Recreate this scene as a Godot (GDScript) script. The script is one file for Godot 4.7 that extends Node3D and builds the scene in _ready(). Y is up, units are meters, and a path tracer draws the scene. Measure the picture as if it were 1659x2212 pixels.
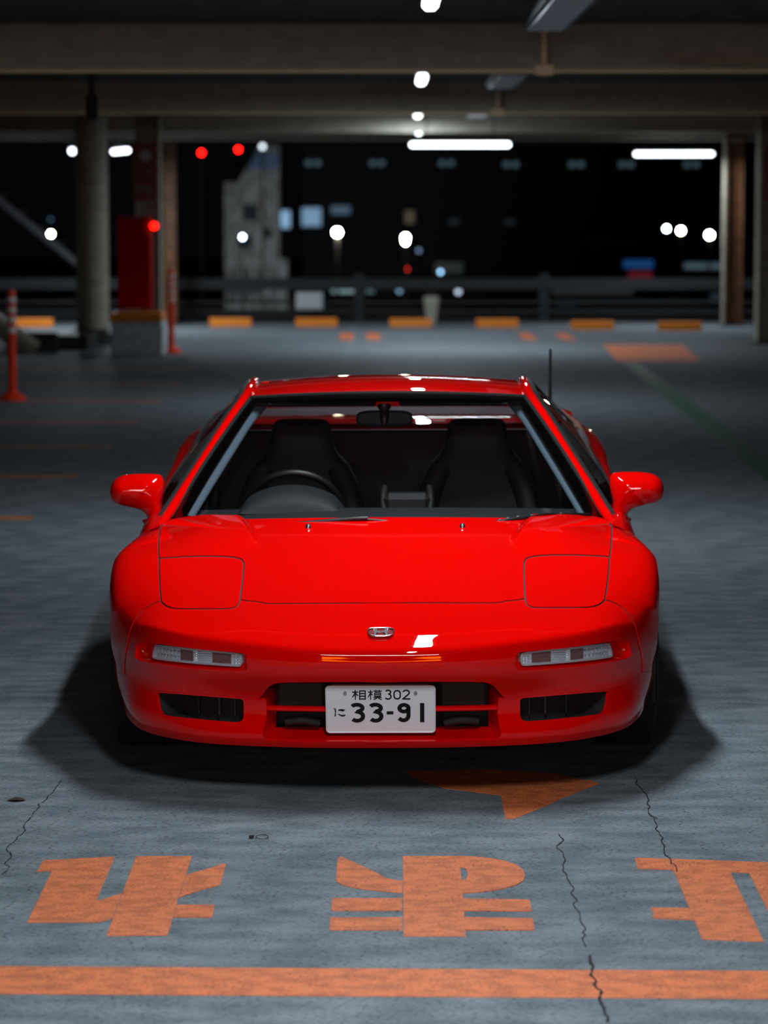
extends Node3D
# A red sports coupe on the grey floor of an open parking deck at night, lit by ceiling battens.
# Metres, y up. The camera stands at x = 0, z = 0 and looks along -z.

# the front shell: rows of points (x out from the middle, y up, z back from the nose) from the lip's lower edge up to the cowl
const SHELL := [[Vector3(0, .161, .02), Vector3(.22, .161, .028), Vector3(.42, .161, .065), Vector3(.565, .162, .12), Vector3(.685, .164, .22), Vector3(.768, .173, .335), Vector3(.818, .192, .49), Vector3(.84, .205, .62)],
	[Vector3(0, .189, 0), Vector3(.22, .189, .01), Vector3(.42, .189, .047), Vector3(.575, .19, .106), Vector3(.7, .193, .212), Vector3(.783, .202, .345), Vector3(.828, .22, .52), Vector3(.85, .235, .63)],
	[Vector3(0, .245, .012), Vector3(.22, .245, .02), Vector3(.42, .245, .057), Vector3(.58, .246, .115), Vector3(.712, .25, .222), Vector3(.799, .255, .385), Vector3(.843, .262, .56), Vector3(.86, .27, .64)],
	[Vector3(0, .325, -.006), Vector3(.22, .325, .002), Vector3(.42, .326, .042), Vector3(.58, .328, .11), Vector3(.71, .328, .23), Vector3(.797, .325, .4), Vector3(.848, .32, .57), Vector3(.864, .315, .647)],
	[Vector3(0, .386, -.056), Vector3(.22, .386, -.048), Vector3(.42, .388, -.004), Vector3(.58, .387, .083), Vector3(.707, .385, .208), Vector3(.795, .375, .395), Vector3(.85, .355, .575), Vector3(.869, .345, .652)],
	[Vector3(0, .423, -.0725), Vector3(.22, .425, -.0635), Vector3(.42, .433, -.0185), Vector3(.58, .427, .07), Vector3(.707, .427, .203), Vector3(.795, .408, .393), Vector3(.852, .38, .575), Vector3(.873, .365, .657)],
	[Vector3(0, .447, -.0715), Vector3(.22, .45, -.0625), Vector3(.42, .464, -.017), Vector3(.58, .463, .066), Vector3(.706, .468, .204), Vector3(.793, .442, .398), Vector3(.855, .405, .58), Vector3(.877, .388, .663)],
	[Vector3(0, .469, -.066), Vector3(.22, .472, -.057), Vector3(.42, .486, -.011), Vector3(.58, .49, .072), Vector3(.704, .498, .216), Vector3(.791, .468, .408), Vector3(.855, .43, .59), Vector3(.879, .408, .672)],
	[Vector3(0, .487, -.043), Vector3(.22, .49, -.034), Vector3(.42, .502, .012), Vector3(.58, .505, .092), Vector3(.702, .51, .24), Vector3(.79, .484, .422), Vector3(.856, .448, .6), Vector3(.88, .424, .678)],
	[Vector3(0, .503, -.018), Vector3(.22, .506, -.01), Vector3(.42, .516, .04), Vector3(.58, .517, .13), Vector3(.701, .519, .275), Vector3(.79, .498, .445), Vector3(.858, .468, .61), Vector3(.882, .442, .685)],
	[Vector3(0, .5185, .032), Vector3(.22, .521, .04), Vector3(.42, .53, .092), Vector3(.58, .533, .205), Vector3(.701, .531, .33), Vector3(.793, .511, .48), Vector3(.862, .485, .62), Vector3(.883, .46, .695)],
	[Vector3(0, .563, .3), Vector3(.22, .564, .305), Vector3(.42, .566, .32), Vector3(.58, .559, .345), Vector3(.7, .551, .41), Vector3(.8, .53, .53), Vector3(.866, .507, .64), Vector3(.885, .485, .71)],
	[Vector3(0, .599, .52), Vector3(.22, .599, .52), Vector3(.42, .6, .53), Vector3(.58, .598, .55), Vector3(.71, .594, .6), Vector3(.81, .582, .67), Vector3(.872, .565, .74), Vector3(.892, .548, .79)],
	[Vector3(0, .6365, .75), Vector3(.22, .637, .752), Vector3(.42, .638, .757), Vector3(.58, .642, .77), Vector3(.72, .646, .8), Vector3(.815, .64, .84), Vector3(.872, .625, .88), Vector3(.894, .602, .9)],
	[Vector3(0, .678, 1), Vector3(.22, .678, 1), Vector3(.42, .678, 1.01), Vector3(.58, .68, 1.02), Vector3(.73, .679, 1.05), Vector3(.82, .669, 1.06), Vector3(.872, .643, 1.06), Vector3(.892, .605, 1.06)],
	[Vector3(0, .723, 1.28), Vector3(.22, .721, 1.285), Vector3(.42, .716, 1.31), Vector3(.58, .711, 1.36), Vector3(.73, .703, 1.45), Vector3(.815, .67, 1.45), Vector3(.868, .58, 1.4), Vector3(.89, .38, 1.28)]]
const SHELL_U := [0, .22, .42, .6, .78, .94, 1.07, 1.15]
const SHELL_V := [0, .033, .091, .172, .245, .287, .319, .344, .372, .405, .464, .663, .874, 1.1, 1.353, 1.677]
const EDGE_HOOD := [0, .6647, .0829, .6672, .1828, .6639, .2676, .6575, .3496, .65, .3654, .6551, .3792, .6651, .3972, .6693, .4194, .6741, .4387, .6876, .4409, .7784, .4441, .9054, .4473, 1.006, .4512, 1.0793, .4611, 1.1191, .4751, 1.138, .4931, 1.1474, .521, 1.1529, .5596, 1.154, .6107, 1.147, .6611, 1.1362, .7141, 1.1199, .7656, 1.1063, .793, 1.0978, .7999, 1.1761, .8058, 1.285, .8177, 1.4186, .835, 1.5469, .8396, 1.6259, .826, 1.663, .8, 1.677, 0, 1.677]
const EDGE_LID := [.7911, 1.0793, .7641, 1.0874, .7126, 1.1008, .6596, 1.1168, .6091, 1.1275, .5581, 1.1345, .52, 1.1335, .4926, 1.1283, .4758, 1.1195, .4645, 1.1043, .4569, 1.0742, .4533, 1.0069, .45, .9073, .4467, .7812, .4443, .6837, .445, .6533, .4499, .6243, .4583, .6074, .4693, .5999, .5147, .5925, .5656, .5847, .6342, .5691, .6749, .5632, .7072, .5711, .7329, .6099, .7517, .6529, .7625, .689, .7741, .7951, .7813, .8946, .7879, .9861]
const EDGE_BUMPER := [0, .2263, .0757, .2294, .1722, .2286, .2545, .226, .3042, .2223, .3201, .2165, .3336, .2052, .3459, .1856, .3564, .1665, .3646, .1574, .3738, .154, .3892, .154, .4154, .1558, .4713, .1571, .5521, .1574, .642, .155, .7447, .1479, .7988, .1446, .8349, .1456, .8761, .1492, .925, .1576, .9632, .1661, .9682, .1886, .9672, .2237, .9565, .2631, .9411, .2972, .9324, .3249, .9213, .3498, .9081, .3823, .8914, .4171, .8674, .4688, .8397, .5537, .8134, .6225, .7895, .6556, .7681, .6737, .7568, .6313, .7348, .5748, .7067, .5372, .6732, .5331, .6325, .5413, .5642, .5615, .5135, .5734, .4677, .5837, .4554, .5925, .4454, .6126, .4397, .6462, .439, .6731, .4192, .6599, .3966, .6555, .3791, .6519, .3655, .6424, .3491, .6375, .2669, .6454, .1823, .6519, .0826, .6552, 0, .6577]
const EDGE_LIP := [0, .0251, .0771, .0272, .2567, .0265, .3254, .025, .3444, .0268, .355, .0388, .3565, .0529, .3512, .0723, .3472, .0966, .3471, .124, .3495, .152, .3635, .1531, .3735, .1534, .3893, .1534, .4155, .1551, .4713, .1565, .5522, .1567, .6421, .1544, .7448, .1473, .799, .144, .8353, .145, .8767, .1486, .926, .1568, .9672, .1658, 1.1088, .1419, 1.15, .157, 1.15, 0, 0, 0]
const EDGE_FENDER := [.825, 1.677, .8425, 1.677, .8585, 1.6708, .8492, 1.5688, .8275, 1.425, .8143, 1.2869, .8079, 1.1754, .8001, 1.0878, .7964, .9857, .7899, .894, .7829, .7942, .7721, .6923, .7931, .6773, .8179, .6503, .8457, .5908, .8747, .4869, .9004, .4252, .9186, .3873, .933, .3532, .9444, .3264, .9536, .2982, .9702, .2631, .9815, .2218, .9827, .1849, .9784, .1653, 1.1056, .1438, 1.15, .163, 1.15, 1.677]
const EDGE_DUCT := [.7448, .1419, .6423, .149, .5525, .1512, .4716, .1509, .4232, .1498, .4159, .1441, .4156, .1212, .4164, .0955, .4223, .0847, .4356, .0802, .5038, .0811, .5703, .0823, .6429, .0815, .6992, .08, .7227, .0818, .7352, .0923, .7437, .1154, .7479, .1357]
const EDGE_RECESS := [.8893, .259, .882, .2837, .8706, .3032, .8513, .3088, .7732, .3098, .6998, .3125, .597, .3157, .497, .3135, .4194, .311, .4048, .3084, .3997, .2986, .3985, .2778, .4003, .2631, .4099, .2571, .4306, .2546, .4825, .2537, .5477, .254, .6197, .2536, .6865, .254, .7742, .2539, .8526, .2523]
const EDGE_LENS := [.7784, .304, .657, .3107, .5632, .3132, .4813, .3104, .4327, .3084, .4231, .3056, .4209, .2972, .4219, .2726, .4258, .2644, .4363, .2626, .5338, .2642, .6386, .2655, .7483, .2639, .7898, .2636, .7979, .2679, .7948, .2806, .7864, .296]
const EDGE_TOW := [.4085, .1483, .3453, .1514, .3437, .1241, .3459, .0888, .3528, .0779, .3799, .077, .4075, .084]
const EDGE_OPENING := [0, .2263, .0758, .2265, .1723, .2256, .2545, .2232, .304, .2194, .3195, .2137, .3324, .2028, .3443, .1839, .3548, .1649, .3636, .1553, .3637, .1513, .351, .1503, .3486, .1239, .3487, .0966, .3528, .0726, .3581, .053, .3565, .038, .3451, .0248, .3255, .0229, .2567, .0245, .0772, .0253, 0, .0251]
const LAMP_CUTS := [.6557, .6012, .5263, .4613]
# door mirror: outline point, the spine point it closes on, and how far along the spine that lies
const MIRROR := [[.9359, .8368, .9233, .7878, 0], [.913, .8425, .9163, .7877, .1], [.8804, .8455, .887, .7888, .5], [.8414, .8459, .8634, .7873, .85], [.8089, .8443, .8549, .7846, 1], [.7926, .8402, .8499, .7819, 1.1], [.7846, .8288, .8453, .7785, 1.2], [.7815, .8108, .8389, .7723, 1.35], [.7841, .7847, .8316, .7629, 1.55], [.79, .7569, .8255, .7527, 1.75], [.7943, .7324, .8177, .7359, 2.1], [.7936, .7111, .8144, .7122, 2.6], [.7905, .6964, .8138, .6978, 2.9], [.8118, .6873, .8133, .6931, 3], [.833, .6775, .8133, .6931, 3], [.841, .693, .8142, .705, 2.75], [.8523, .7077, .8155, .7265, 2.3], [.8685, .7184, .8242, .7502, 1.8], [.8913, .7257, .8409, .7745, 1.3], [.9238, .733, .8697, .7883, .75], [.9498, .7403, .9017, .7881, .3], [.9643, .7518, .9198, .7877, .05], [.9707, .7698, .9233, .7878, 0], [.9713, .7894, .9233, .7878, 0], [.9654, .809, .9233, .7878, 0], [.9539, .8253, .9233, .7878, 0]]
# road paint and cracks on the floor: x and z of their outlines
const PAINT_A := [[-0.932, -7.959, -0.741, -8.004, -0.74, -7.746, -0.742, -7.641, -0.739, -7.484, -0.683, -7.573, -0.683, -7.298, -0.711, -7.259, -0.892, -7.256, -0.894, -7.825, -0.934, -7.821], [-0.682, -8.009, -0.529, -8.009, -0.529, -7.789, -0.533, -7.491, -0.531, -7.44, -0.532, -7.125, -0.681, -7.121], [-0.528, -7.786, -0.48, -7.848, -0.437, -7.916, -0.43, -7.913, -0.43, -7.821, -0.432, -7.664, -0.473, -7.613, -0.518, -7.547, -0.531, -7.513], [-0.53, -7.441, -0.434, -7.443, -0.433, -7.309, -0.53, -7.309]]
const PAINT_B := [[0.052, -8.011, 0.207, -8.011, 0.206, -7.872, 0.206, -7.726, 0.204, -7.434, 0.2, -7.116, 0.048, -7.116], [-0.127, -7.981, -0.119, -8.006, -0.083, -7.938, -0.027, -7.823, 0.003, -7.75, 0.032, -7.718, 0.05, -7.713, 0.048, -7.57, 0.003, -7.588, -0.051, -7.613, -0.098, -7.647, -0.124, -7.694, -0.128, -7.718], [-0.134, -7.515, 0.048, -7.515, 0.046, -7.379, -0.134, -7.379], [-0.135, -7.307, 0.046, -7.308, 0.046, -7.177, -0.135, -7.177], [0.207, -8.011, 0.273, -7.993, 0.328, -7.952, 0.359, -7.902, 0.375, -7.839, 0.377, -7.766, 0.369, -7.71, 0.349, -7.663, 0.307, -7.616, 0.26, -7.585, 0.204, -7.567, 0.206, -7.721, 0.217, -7.726, 0.224, -7.774, 0.222, -7.839, 0.217, -7.864, 0.206, -7.869], [0.203, -7.509, 0.376, -7.497, 0.375, -7.373, 0.203, -7.376], [0.201, -7.307, 0.374, -7.297, 0.372, -7.177, 0.201, -7.177]]
const PAINT_C := [[0.688, -7.992, 0.866, -7.965, 1.104, -7.924, 1.093, -7.79, 0.979, -7.806, 0.931, -7.815, 0.778, -7.84, 0.685, -7.856], [0.778, -7.84, 0.931, -7.815, 0.925, -7.062, 0.777, -7.086, 0.78, -7.785], [0.679, -7.412, 0.778, -7.409, 0.777, -7.28, 0.677, -7.299, 0.684, -7.374, 0.68, -7.385], [0.979, -7.806, 1.093, -7.79, 1.072, -7.036, 0.972, -7.054]]
const PAINT_ARROW := [[0.07, -9.238, 0.336, -9.259, 0.54, -9.195, 0.609, -9.11, 0.651, -9.072, 0.664, -9.026, 0.524, -8.78, 0.493, -8.712, 0.428, -8.592, 0.378, -8.502, 0.355, -8.504, 0.354, -8.668, 0.355, -8.847, 0.182, -8.96, 0.085, -9.152]]
const CRACKS := [[0.784, -9.127, 0.785, -9.07, 0.78, -9.013, 0.786, -8.975, 0.788, -8.892, 0.796, -8.855, 0.795, -8.765, 0.787, -8.721, 0.79, -8.686, 0.78, -8.616, 0.786, -8.548, 0.796, -8.505, 0.786, -8.505, 0.788, -8.43, 0.782, -8.365, 0.784, -8.276, 0.789, -8.244, 0.782, -8.205, 0.787, -8.142, 0.776, -8.089, 0.774, -8.043, 0.781, -7.998, 0.785, -7.954, 0.778, -7.91, 0.788, -7.902, 0.791, -7.83, 0.782, -7.802], [0.498, -8.3, 0.505, -8.213, 0.482, -8.112, 0.489, -8.066, 0.494, -8.058, 0.494, -7.961, 0.484, -7.902, 0.483, -7.83, 0.489, -7.787, 0.487, -7.738, 0.494, -7.696, 0.499, -7.621, 0.484, -7.567, 0.496, -7.487, 0.485, -7.448, 0.491, -7.365, 0.491, -7.339, 0.493, -7.252, 0.498, -7.197, 0.491, -7.155, 0.496, -7.125, 0.488, -7.083, 0.484, -6.979], [0.495, -6.934, 0.485, -6.878, 0.496, -6.822, 0.483, -6.747, 0.491, -6.683, 0.485, -6.631, 0.493, -6.61, 0.484, -6.539, 0.491, -6.459, 0.494, -6.381, 0.489, -6.341], [-1.002, -9.092, -1.007, -8.951, -1.005, -8.891, -1.017, -8.848, -1.018, -8.806, -1.022, -8.752, -1.031, -8.715, -1.025, -8.682, -1.034, -8.601, -1.025, -8.537, -1.032, -8.486, -1.039, -8.405, -1.027, -8.344, -1.039, -8.262, -1.034, -8.236, -1.043, -8.185, -1.05, -8.149, -1.045, -8.088, -1.034, -8.052, -1.024, -8.01, -1.032, -7.927, -1.011, -7.873, -1.015, -7.826, -1.026, -7.773]]

class MB:   # collects triangles of one mesh; faces turn to where their normals point
	var v := PackedVector3Array()
	var n := PackedVector3Array()
	var t := PackedVector2Array()
	func tri(a: Vector3, b: Vector3, c: Vector3, na: Vector3, nb: Vector3, nc: Vector3, ua := Vector2.ZERO, ub := Vector2.ZERO, uc := Vector2.ZERO) -> void:
		var g := (b - a).cross(c - a)
		if g.length_squared() < 1e-18:
			return
		if g.dot(na + nb + nc) > 0.0:
			v.append_array([a, c, b]); n.append_array([na, nc, nb]); t.append_array([ua, uc, ub])
		else:
			v.append_array([a, b, c]); n.append_array([na, nb, nc]); t.append_array([ua, ub, uc])
	func quad(a: Vector3, b: Vector3, c: Vector3, d: Vector3, na: Vector3, nb: Vector3, nc: Vector3, nd: Vector3) -> void:
		tri(a, b, c, na, nb, nc)
		tri(a, c, d, na, nc, nd)
	func flat(p: Array, out: Vector3) -> void:
		var g: Vector3 = (p[1] - p[0]).cross(p[2] - p[0]).normalized()
		if g.dot(out) < 0.0:
			g = -g
		for i in range(1, p.size() - 1):
			tri(p[0], p[i], p[i + 1], g, g, g, Vector2(p[0].x, p[0].z), Vector2(p[i].x, p[i].z), Vector2(p[i + 1].x, p[i + 1].z))
	func mesh() -> ArrayMesh:
		var a := []
		a.resize(Mesh.ARRAY_MAX)
		a[Mesh.ARRAY_VERTEX] = v
		a[Mesh.ARRAY_NORMAL] = n
		a[Mesh.ARRAY_TEX_UV] = t
		var m := ArrayMesh.new()
		m.add_surface_from_arrays(Mesh.PRIMITIVE_TRIANGLES, a)
		return m

var M := {}

# ---------------------------------------------------------------- nodes

func obj(called: String, mb, material: Material, parent: Node = self) -> MeshInstance3D:
	var o := MeshInstance3D.new()
	o.name = numbered(called, parent)
	o.mesh = mb.mesh() if mb is MB else mb
	o.material_override = material
	parent.add_child(o, true)
	return o

func numbered(called: String, parent: Node) -> String:
	if not parent.has_node(called):
		return called
	var i := 1
	while parent.has_node("%s_%03d" % [called, i]):
		i += 1
	return "%s_%03d" % [called, i]

func thing(called: String, label: String, category: String, at := Vector3.ZERO, turn := 0.0, group := "") -> Node3D:
	var o := Node3D.new()
	o.name = numbered(called, self)
	add_child(o, true)
	o.position = at
	o.rotation.y = turn
	return tag(o, label, category, group)

func tag(o: Node3D, label: String, category: String, group := "") -> Node3D:
	o.set_meta("label", label)
	o.set_meta("category", category)
	if group != "":
		o.set_meta("group", group)
	return o

func copy(root: Node3D, at: Vector3, label: String) -> Node3D:
	var r: Node3D = root.duplicate()
	r.name = numbered(root.name, self)
	add_child(r, true)
	r.position = at
	r.set_meta("label", label)
	return r

func structure(called: String, mb, material: Material) -> MeshInstance3D:
	var o := obj(called, mb, material)
	o.set_meta("kind", "structure")
	return o

# ---------------------------------------------------------------- shapes

func box(m: MB, c: Vector3, s: Vector3, bev := 0.0, b := Basis.IDENTITY) -> void:
	var h := s / 2.0
	bev = minf(bev, minf(h.x, minf(h.y, h.z)) * 0.98)
	var i := h - Vector3.ONE * bev
	for ax in 3:
		var u := (ax + 1) % 3
		var w := (ax + 2) % 3
		for sg in [-1.0, 1.0]:
			var q := []
			for k in [[-1, -1], [1, -1], [1, 1], [-1, 1]]:
				var p := Vector3.ZERO
				p[ax] = sg * h[ax]
				p[u] = k[0] * i[u]
				p[w] = k[1] * i[w]
				q.append(c + b * p)
			var nn := Vector3.ZERO
			nn[ax] = sg
			m.flat(q, b * nn)
		if bev > 0.0:
			for su in [-1.0, 1.0]:
				for sw in [-1.0, 1.0]:
					var q := []
					for k in [[0, -1], [0, 1], [1, 1], [1, -1]]:
						var p := Vector3.ZERO
						p[ax] = k[1] * i[ax]
						p[u] = su * (h[u] if k[0] == 0 else i[u])
						p[w] = sw * (i[w] if k[0] == 0 else h[w])
						q.append(c + b * p)
					var nn := Vector3.ZERO
					nn[u] = su
					nn[w] = sw
					m.flat(q, b * nn)
	if bev > 0.0:
		for sx in [-1.0, 1.0]:
			for sy in [-1.0, 1.0]:
				for sz in [-1.0, 1.0]:
					var sgn := Vector3(sx, sy, sz)
					m.flat([c + b * (sgn * Vector3(h.x, i.y, i.z)), c + b * (sgn * Vector3(i.x, h.y, i.z)), c + b * (sgn * Vector3(i.x, i.y, h.z))], b * sgn)

func tube(m: MB, pts: Array, rad, sides := 8, squash := 1.0) -> void:
	var rings := []
	var norms := []
	var up := Vector3.UP
	for i in pts.size():
		var d: Vector3 = (pts[mini(i + 1, pts.size() - 1)] - pts[maxi(i - 1, 0)]).normalized()
		if i == 0:
			up = Vector3.UP if absf(d.y) < 0.9 else Vector3.RIGHT
		var e1 := (up - d * up.dot(d)).normalized()
		up = e1
		var e2 := d.cross(e1)
		var r: float = rad[i] if rad is Array else rad
		var ring := []
		var nr := []
		for k in sides + 1:
			var a := TAU * k / sides
			ring.append(pts[i] + (e1 * cos(a) * squash + e2 * sin(a)) * r)
			nr.append((e1 * cos(a) / squash + e2 * sin(a)).normalized())
		rings.append(ring)
		norms.append(nr)
	for i in pts.size() - 1:
		for k in sides:
			m.quad(rings[i][k], rings[i][k + 1], rings[i + 1][k + 1], rings[i + 1][k], norms[i][k], norms[i][k + 1], norms[i + 1][k + 1], norms[i + 1][k])
	var last := pts.size() - 1
	m.flat(rings[0].slice(0, sides), pts[0] - pts[1])
	m.flat(rings[last].slice(0, sides), pts[last] - pts[last - 1])

func lathe(m: MB, prof: Array, sides: int, at: Transform3D) -> void:   # prof: radius, height along local y; sharp between its segments
	for i in prof.size() - 1:
		var p: Vector2 = prof[i]
		var q: Vector2 = prof[i + 1]
		var d := (q - p).normalized()
		for k in sides:
			var a := TAU * k / sides
			var b := TAU * (k + 1) / sides
			var na := at.basis * Vector3(d.y * cos(a), -d.x, d.y * sin(a))
			var nb := at.basis * Vector3(d.y * cos(b), -d.x, d.y * sin(b))
			m.quad(at * Vector3(p.x * cos(a), p.y, p.x * sin(a)), at * Vector3(p.x * cos(b), p.y, p.x * sin(b)), at * Vector3(q.x * cos(b), q.y, q.x * sin(b)), at * Vector3(q.x * cos(a), q.y, q.x * sin(a)), na, nb, nb, na)

func prism(m: MB, poly: PackedVector2Array, at: Transform3D, z0: float, z1: float, bev := 0.0) -> void:   # an outline in local xy, its front at z1
	var n := poly.size()
	var top := PackedVector2Array()
	var sg := -1.0 if Geometry2D.is_polygon_clockwise(poly) else 1.0
	for i in n:
		if bev <= 0.0:
			top.append(poly[i])
			continue
		var a := (poly[i] - poly[(i + n - 1) % n]).normalized()
		var b := (poly[(i + 1) % n] - poly[i]).normalized()
		var na := Vector2(-a.y, a.x) * sg
		var nb := Vector2(-b.y, b.x) * sg
		var mid := (na + nb).normalized()
		top.append(poly[i] + mid * bev / maxf(0.5, mid.dot(na)))
	var z := at.basis.z.normalized()
	var ix := Geometry2D.triangulate_polygon(top)
	for i in range(0, ix.size(), 3):
		var p := []
		for k in 3:
			p.append(at * Vector3(top[ix[i + k]].x, top[ix[i + k]].y, z1))
		m.flat(p, z)
	ix = Geometry2D.triangulate_polygon(poly)
	for i in range(0, ix.size(), 3):
		var p := []
		for k in 3:
			p.append(at * Vector3(poly[ix[i + k]].x, poly[ix[i + k]].y, z0))
		m.flat(p, -z)
	for i in n:
		var j := (i + 1) % n
		var e := poly[j] - poly[i]
		var out := at.basis * Vector3(e.y * sg, -e.x * sg, 0.0)
		m.flat([at * Vector3(poly[i].x, poly[i].y, z0), at * Vector3(poly[j].x, poly[j].y, z0), at * Vector3(poly[j].x, poly[j].y, z1 - bev), at * Vector3(poly[i].x, poly[i].y, z1 - bev)], out)
		if bev > 0.0:
			m.flat([at * Vector3(poly[i].x, poly[i].y, z1 - bev), at * Vector3(poly[j].x, poly[j].y, z1 - bev), at * Vector3(top[j].x, top[j].y, z1), at * Vector3(top[i].x, top[i].y, z1)], out + z)

func cr(p0: Vector3, p1: Vector3, p2: Vector3, p3: Vector3, t: float) -> Vector3:
	return 0.5 * (2.0 * p1 + (p2 - p0) * t + (2.0 * p0 - 5.0 * p1 + 4.0 * p2 - p3) * t * t + (3.0 * p1 - p0 - 3.0 * p2 + p3) * t * t * t)

func curve(p: Array, per: int) -> Array:   # a smooth line through the points
	var out := []
	var n := p.size()
	for i in n - 1:
		var a: Vector3 = p[i - 1] if i > 0 else 2.0 * p[0] - p[1]
		var d: Vector3 = p[i + 2] if i + 2 < n else 2.0 * p[n - 1] - p[n - 2]
		for k in per:
			out.append(cr(a, p[i], p[i + 1], d, float(k) / per))
	out.append(p[n - 1])
	return out

func smooth(rows: Array, nu: int, nv: int) -> Array:
	var wide := []
	for r in rows:
		wide.append(curve(r, nu))
	var out := []
	for c in wide[0].size():
		var col := []
		for r in wide:
			col.append(r[c])
		var line := curve(col, nv)
		for j in line.size():
			if out.size() <= j:
				out.append([])
			out[j].append(line[j])
	return out

func grid(m: MB, rows: Array, out: Vector3) -> void:   # OUT: roughly where the middle of the sheet faces
	var nj := rows.size()
	var ni: int = rows[0].size()
	var nn := []
	for j in nj:
		var line := []
		for i in ni:
			var du: Vector3 = rows[j][mini(i + 1, ni - 1)] - rows[j][maxi(i - 1, 0)]
			var dv: Vector3 = rows[mini(j + 1, nj - 1)][i] - rows[maxi(j - 1, 0)][i]
			line.append(du.cross(dv).normalized())
		nn.append(line)
	var sg := 1.0 if nn[nj / 2][ni / 2].dot(out) > 0.0 else -1.0
	for j in nj - 1:
		for i in ni - 1:
			m.quad(rows[j][i], rows[j][i + 1], rows[j + 1][i + 1], rows[j + 1][i], nn[j][i] * sg, nn[j][i + 1] * sg, nn[j + 1][i + 1] * sg, nn[j + 1][i] * sg)

func mirrored(rows: Array) -> Array:   # the same sheet on the other side of the car
	var out := []
	for r in rows:
		var line := []
		for p in r:
			line.append(Vector3(-p.x, p.y, p.z))
		out.append(line)
	return out

func C(x: float, y: float, back: float) -> Vector3:   # a point of the car: out from the middle, up, back from the nose
	return Vector3(x, y, -back)

func cs(list: Array) -> Array:
	return list.map(func(p): return C(p[0], p[1], p[2]))

# ---------------------------------------------------------------- the car's front shell: a spline sheet, cut into panels

var shell_m := []
var gu := PackedFloat32Array()
var gv := PackedFloat32Array()
var gp := []
var gn := []
var seen := {}

func bend(t: Array, y: Array, flat_start: bool) -> Array:   # second derivatives of a cubic spline through y
	var n := t.size()
	var a := []; var b := []; var c := []; var d := []
	for i in n:
		if i == 0:
			var h: float = t[1] - t[0]
			a.append(0.0)
			b.append(2.0 * h if flat_start else 1.0)
			c.append(h if flat_start else 0.0)
			d.append(6.0 * (y[1] - y[0]) / h if flat_start else Vector3.ZERO)
		elif i == n - 1:
			a.append(0.0); b.append(1.0); c.append(0.0); d.append(Vector3.ZERO)
		else:
			var h0: float = t[i] - t[i - 1]
			var h1: float = t[i + 1] - t[i]
			a.append(h0); b.append(2.0 * (h0 + h1)); c.append(h1)
			d.append(6.0 * ((y[i + 1] - y[i]) / h1 - (y[i] - y[i - 1]) / h0))
	for i in range(1, n):
		var w: float = a[i] / b[i - 1]
		b[i] -= w * c[i - 1]
		d[i] -= w * d[i - 1]
	var m := []
	m.resize(n)
	m[n - 1] = d[n - 1] / b[n - 1]
	for i in range(n - 2, -1, -1):
		m[i] = (d[i] - c[i] * m[i + 1]) / b[i]
	return m

func spl(t: Array, y: Array, m: Array, x: float) -> Vector3:
	var i := 0
	while i < t.size() - 2 and x > t[i + 1]:
		i += 1
	var h: float = t[i + 1] - t[i]
	var a: float = (t[i + 1] - x) / h
	var b: float = (x - t[i]) / h
	return a * y[i] + b * y[i + 1] + ((a * a * a - a) * m[i] + (b * b * b - b) * m[i + 1]) * h * h / 6.0

func shell_line(v: float) -> Array:   # what is needed to walk the sheet across at height v
	var y := []
	for i in SHELL_U.size():
		y.append(spl(SHELL_V, shell_m[i][0], shell_m[i][1], v))
	var m := bend(SHELL_U, y, true)
	var mx := bend(SHELL_U, y, false)
	for i in m.size():
		m[i].x = mx[i].x
	return [y, m]

func shell_on(line: Array, u: float, v: float) -> Vector3:
	var p := spl(SHELL_U, line[0], line[1], u)
	if v > 1.12:   # the raised shoulders of the bonnet, either side of its low middle
		var edge := 0.410 + 0.25 * (v - 1.12) * (v - 1.12)
		p.y += 0.014 * smoothstep(1.14, 1.45, v) * smoothstep(edge - 0.005, edge + 0.03, u) * (1.0 - smoothstep(0.6, 0.78, u))
	return C(p.x, p.y, p.z)

func shell_at(u: float, v: float) -> Array:   # point, normal, and the two directions of the sheet
	var key := Vector2i(roundi(u * 20000.0), roundi(v * 20000.0))
	if seen.has(key):
		return seen[key]
	var e := 0.0012
	var u0 := u - e if u + e > SHELL_U[-1] else u
	var v0 := v - e if v + e > SHELL_V[-1] else v
	var here := shell_line(v)
	var p := shell_on(here, u, v)
	var su := (shell_on(here, u0 + e, v) - shell_on(here, u0, v)) / e
	var sv := (shell_on(shell_line(v0 + e), u, v0 + e) - shell_on(shell_line(v0), u, v0)) / e
	var nn := sv.cross(su).normalized()
	if nn.z + nn.y + nn.x < 0.0:
		nn = -nn
	if u < 1e-5:
		nn.x = 0.0
		nn = nn.normalized()
	seen[key] = [p, nn, su, sv]
	return seen[key]

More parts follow.
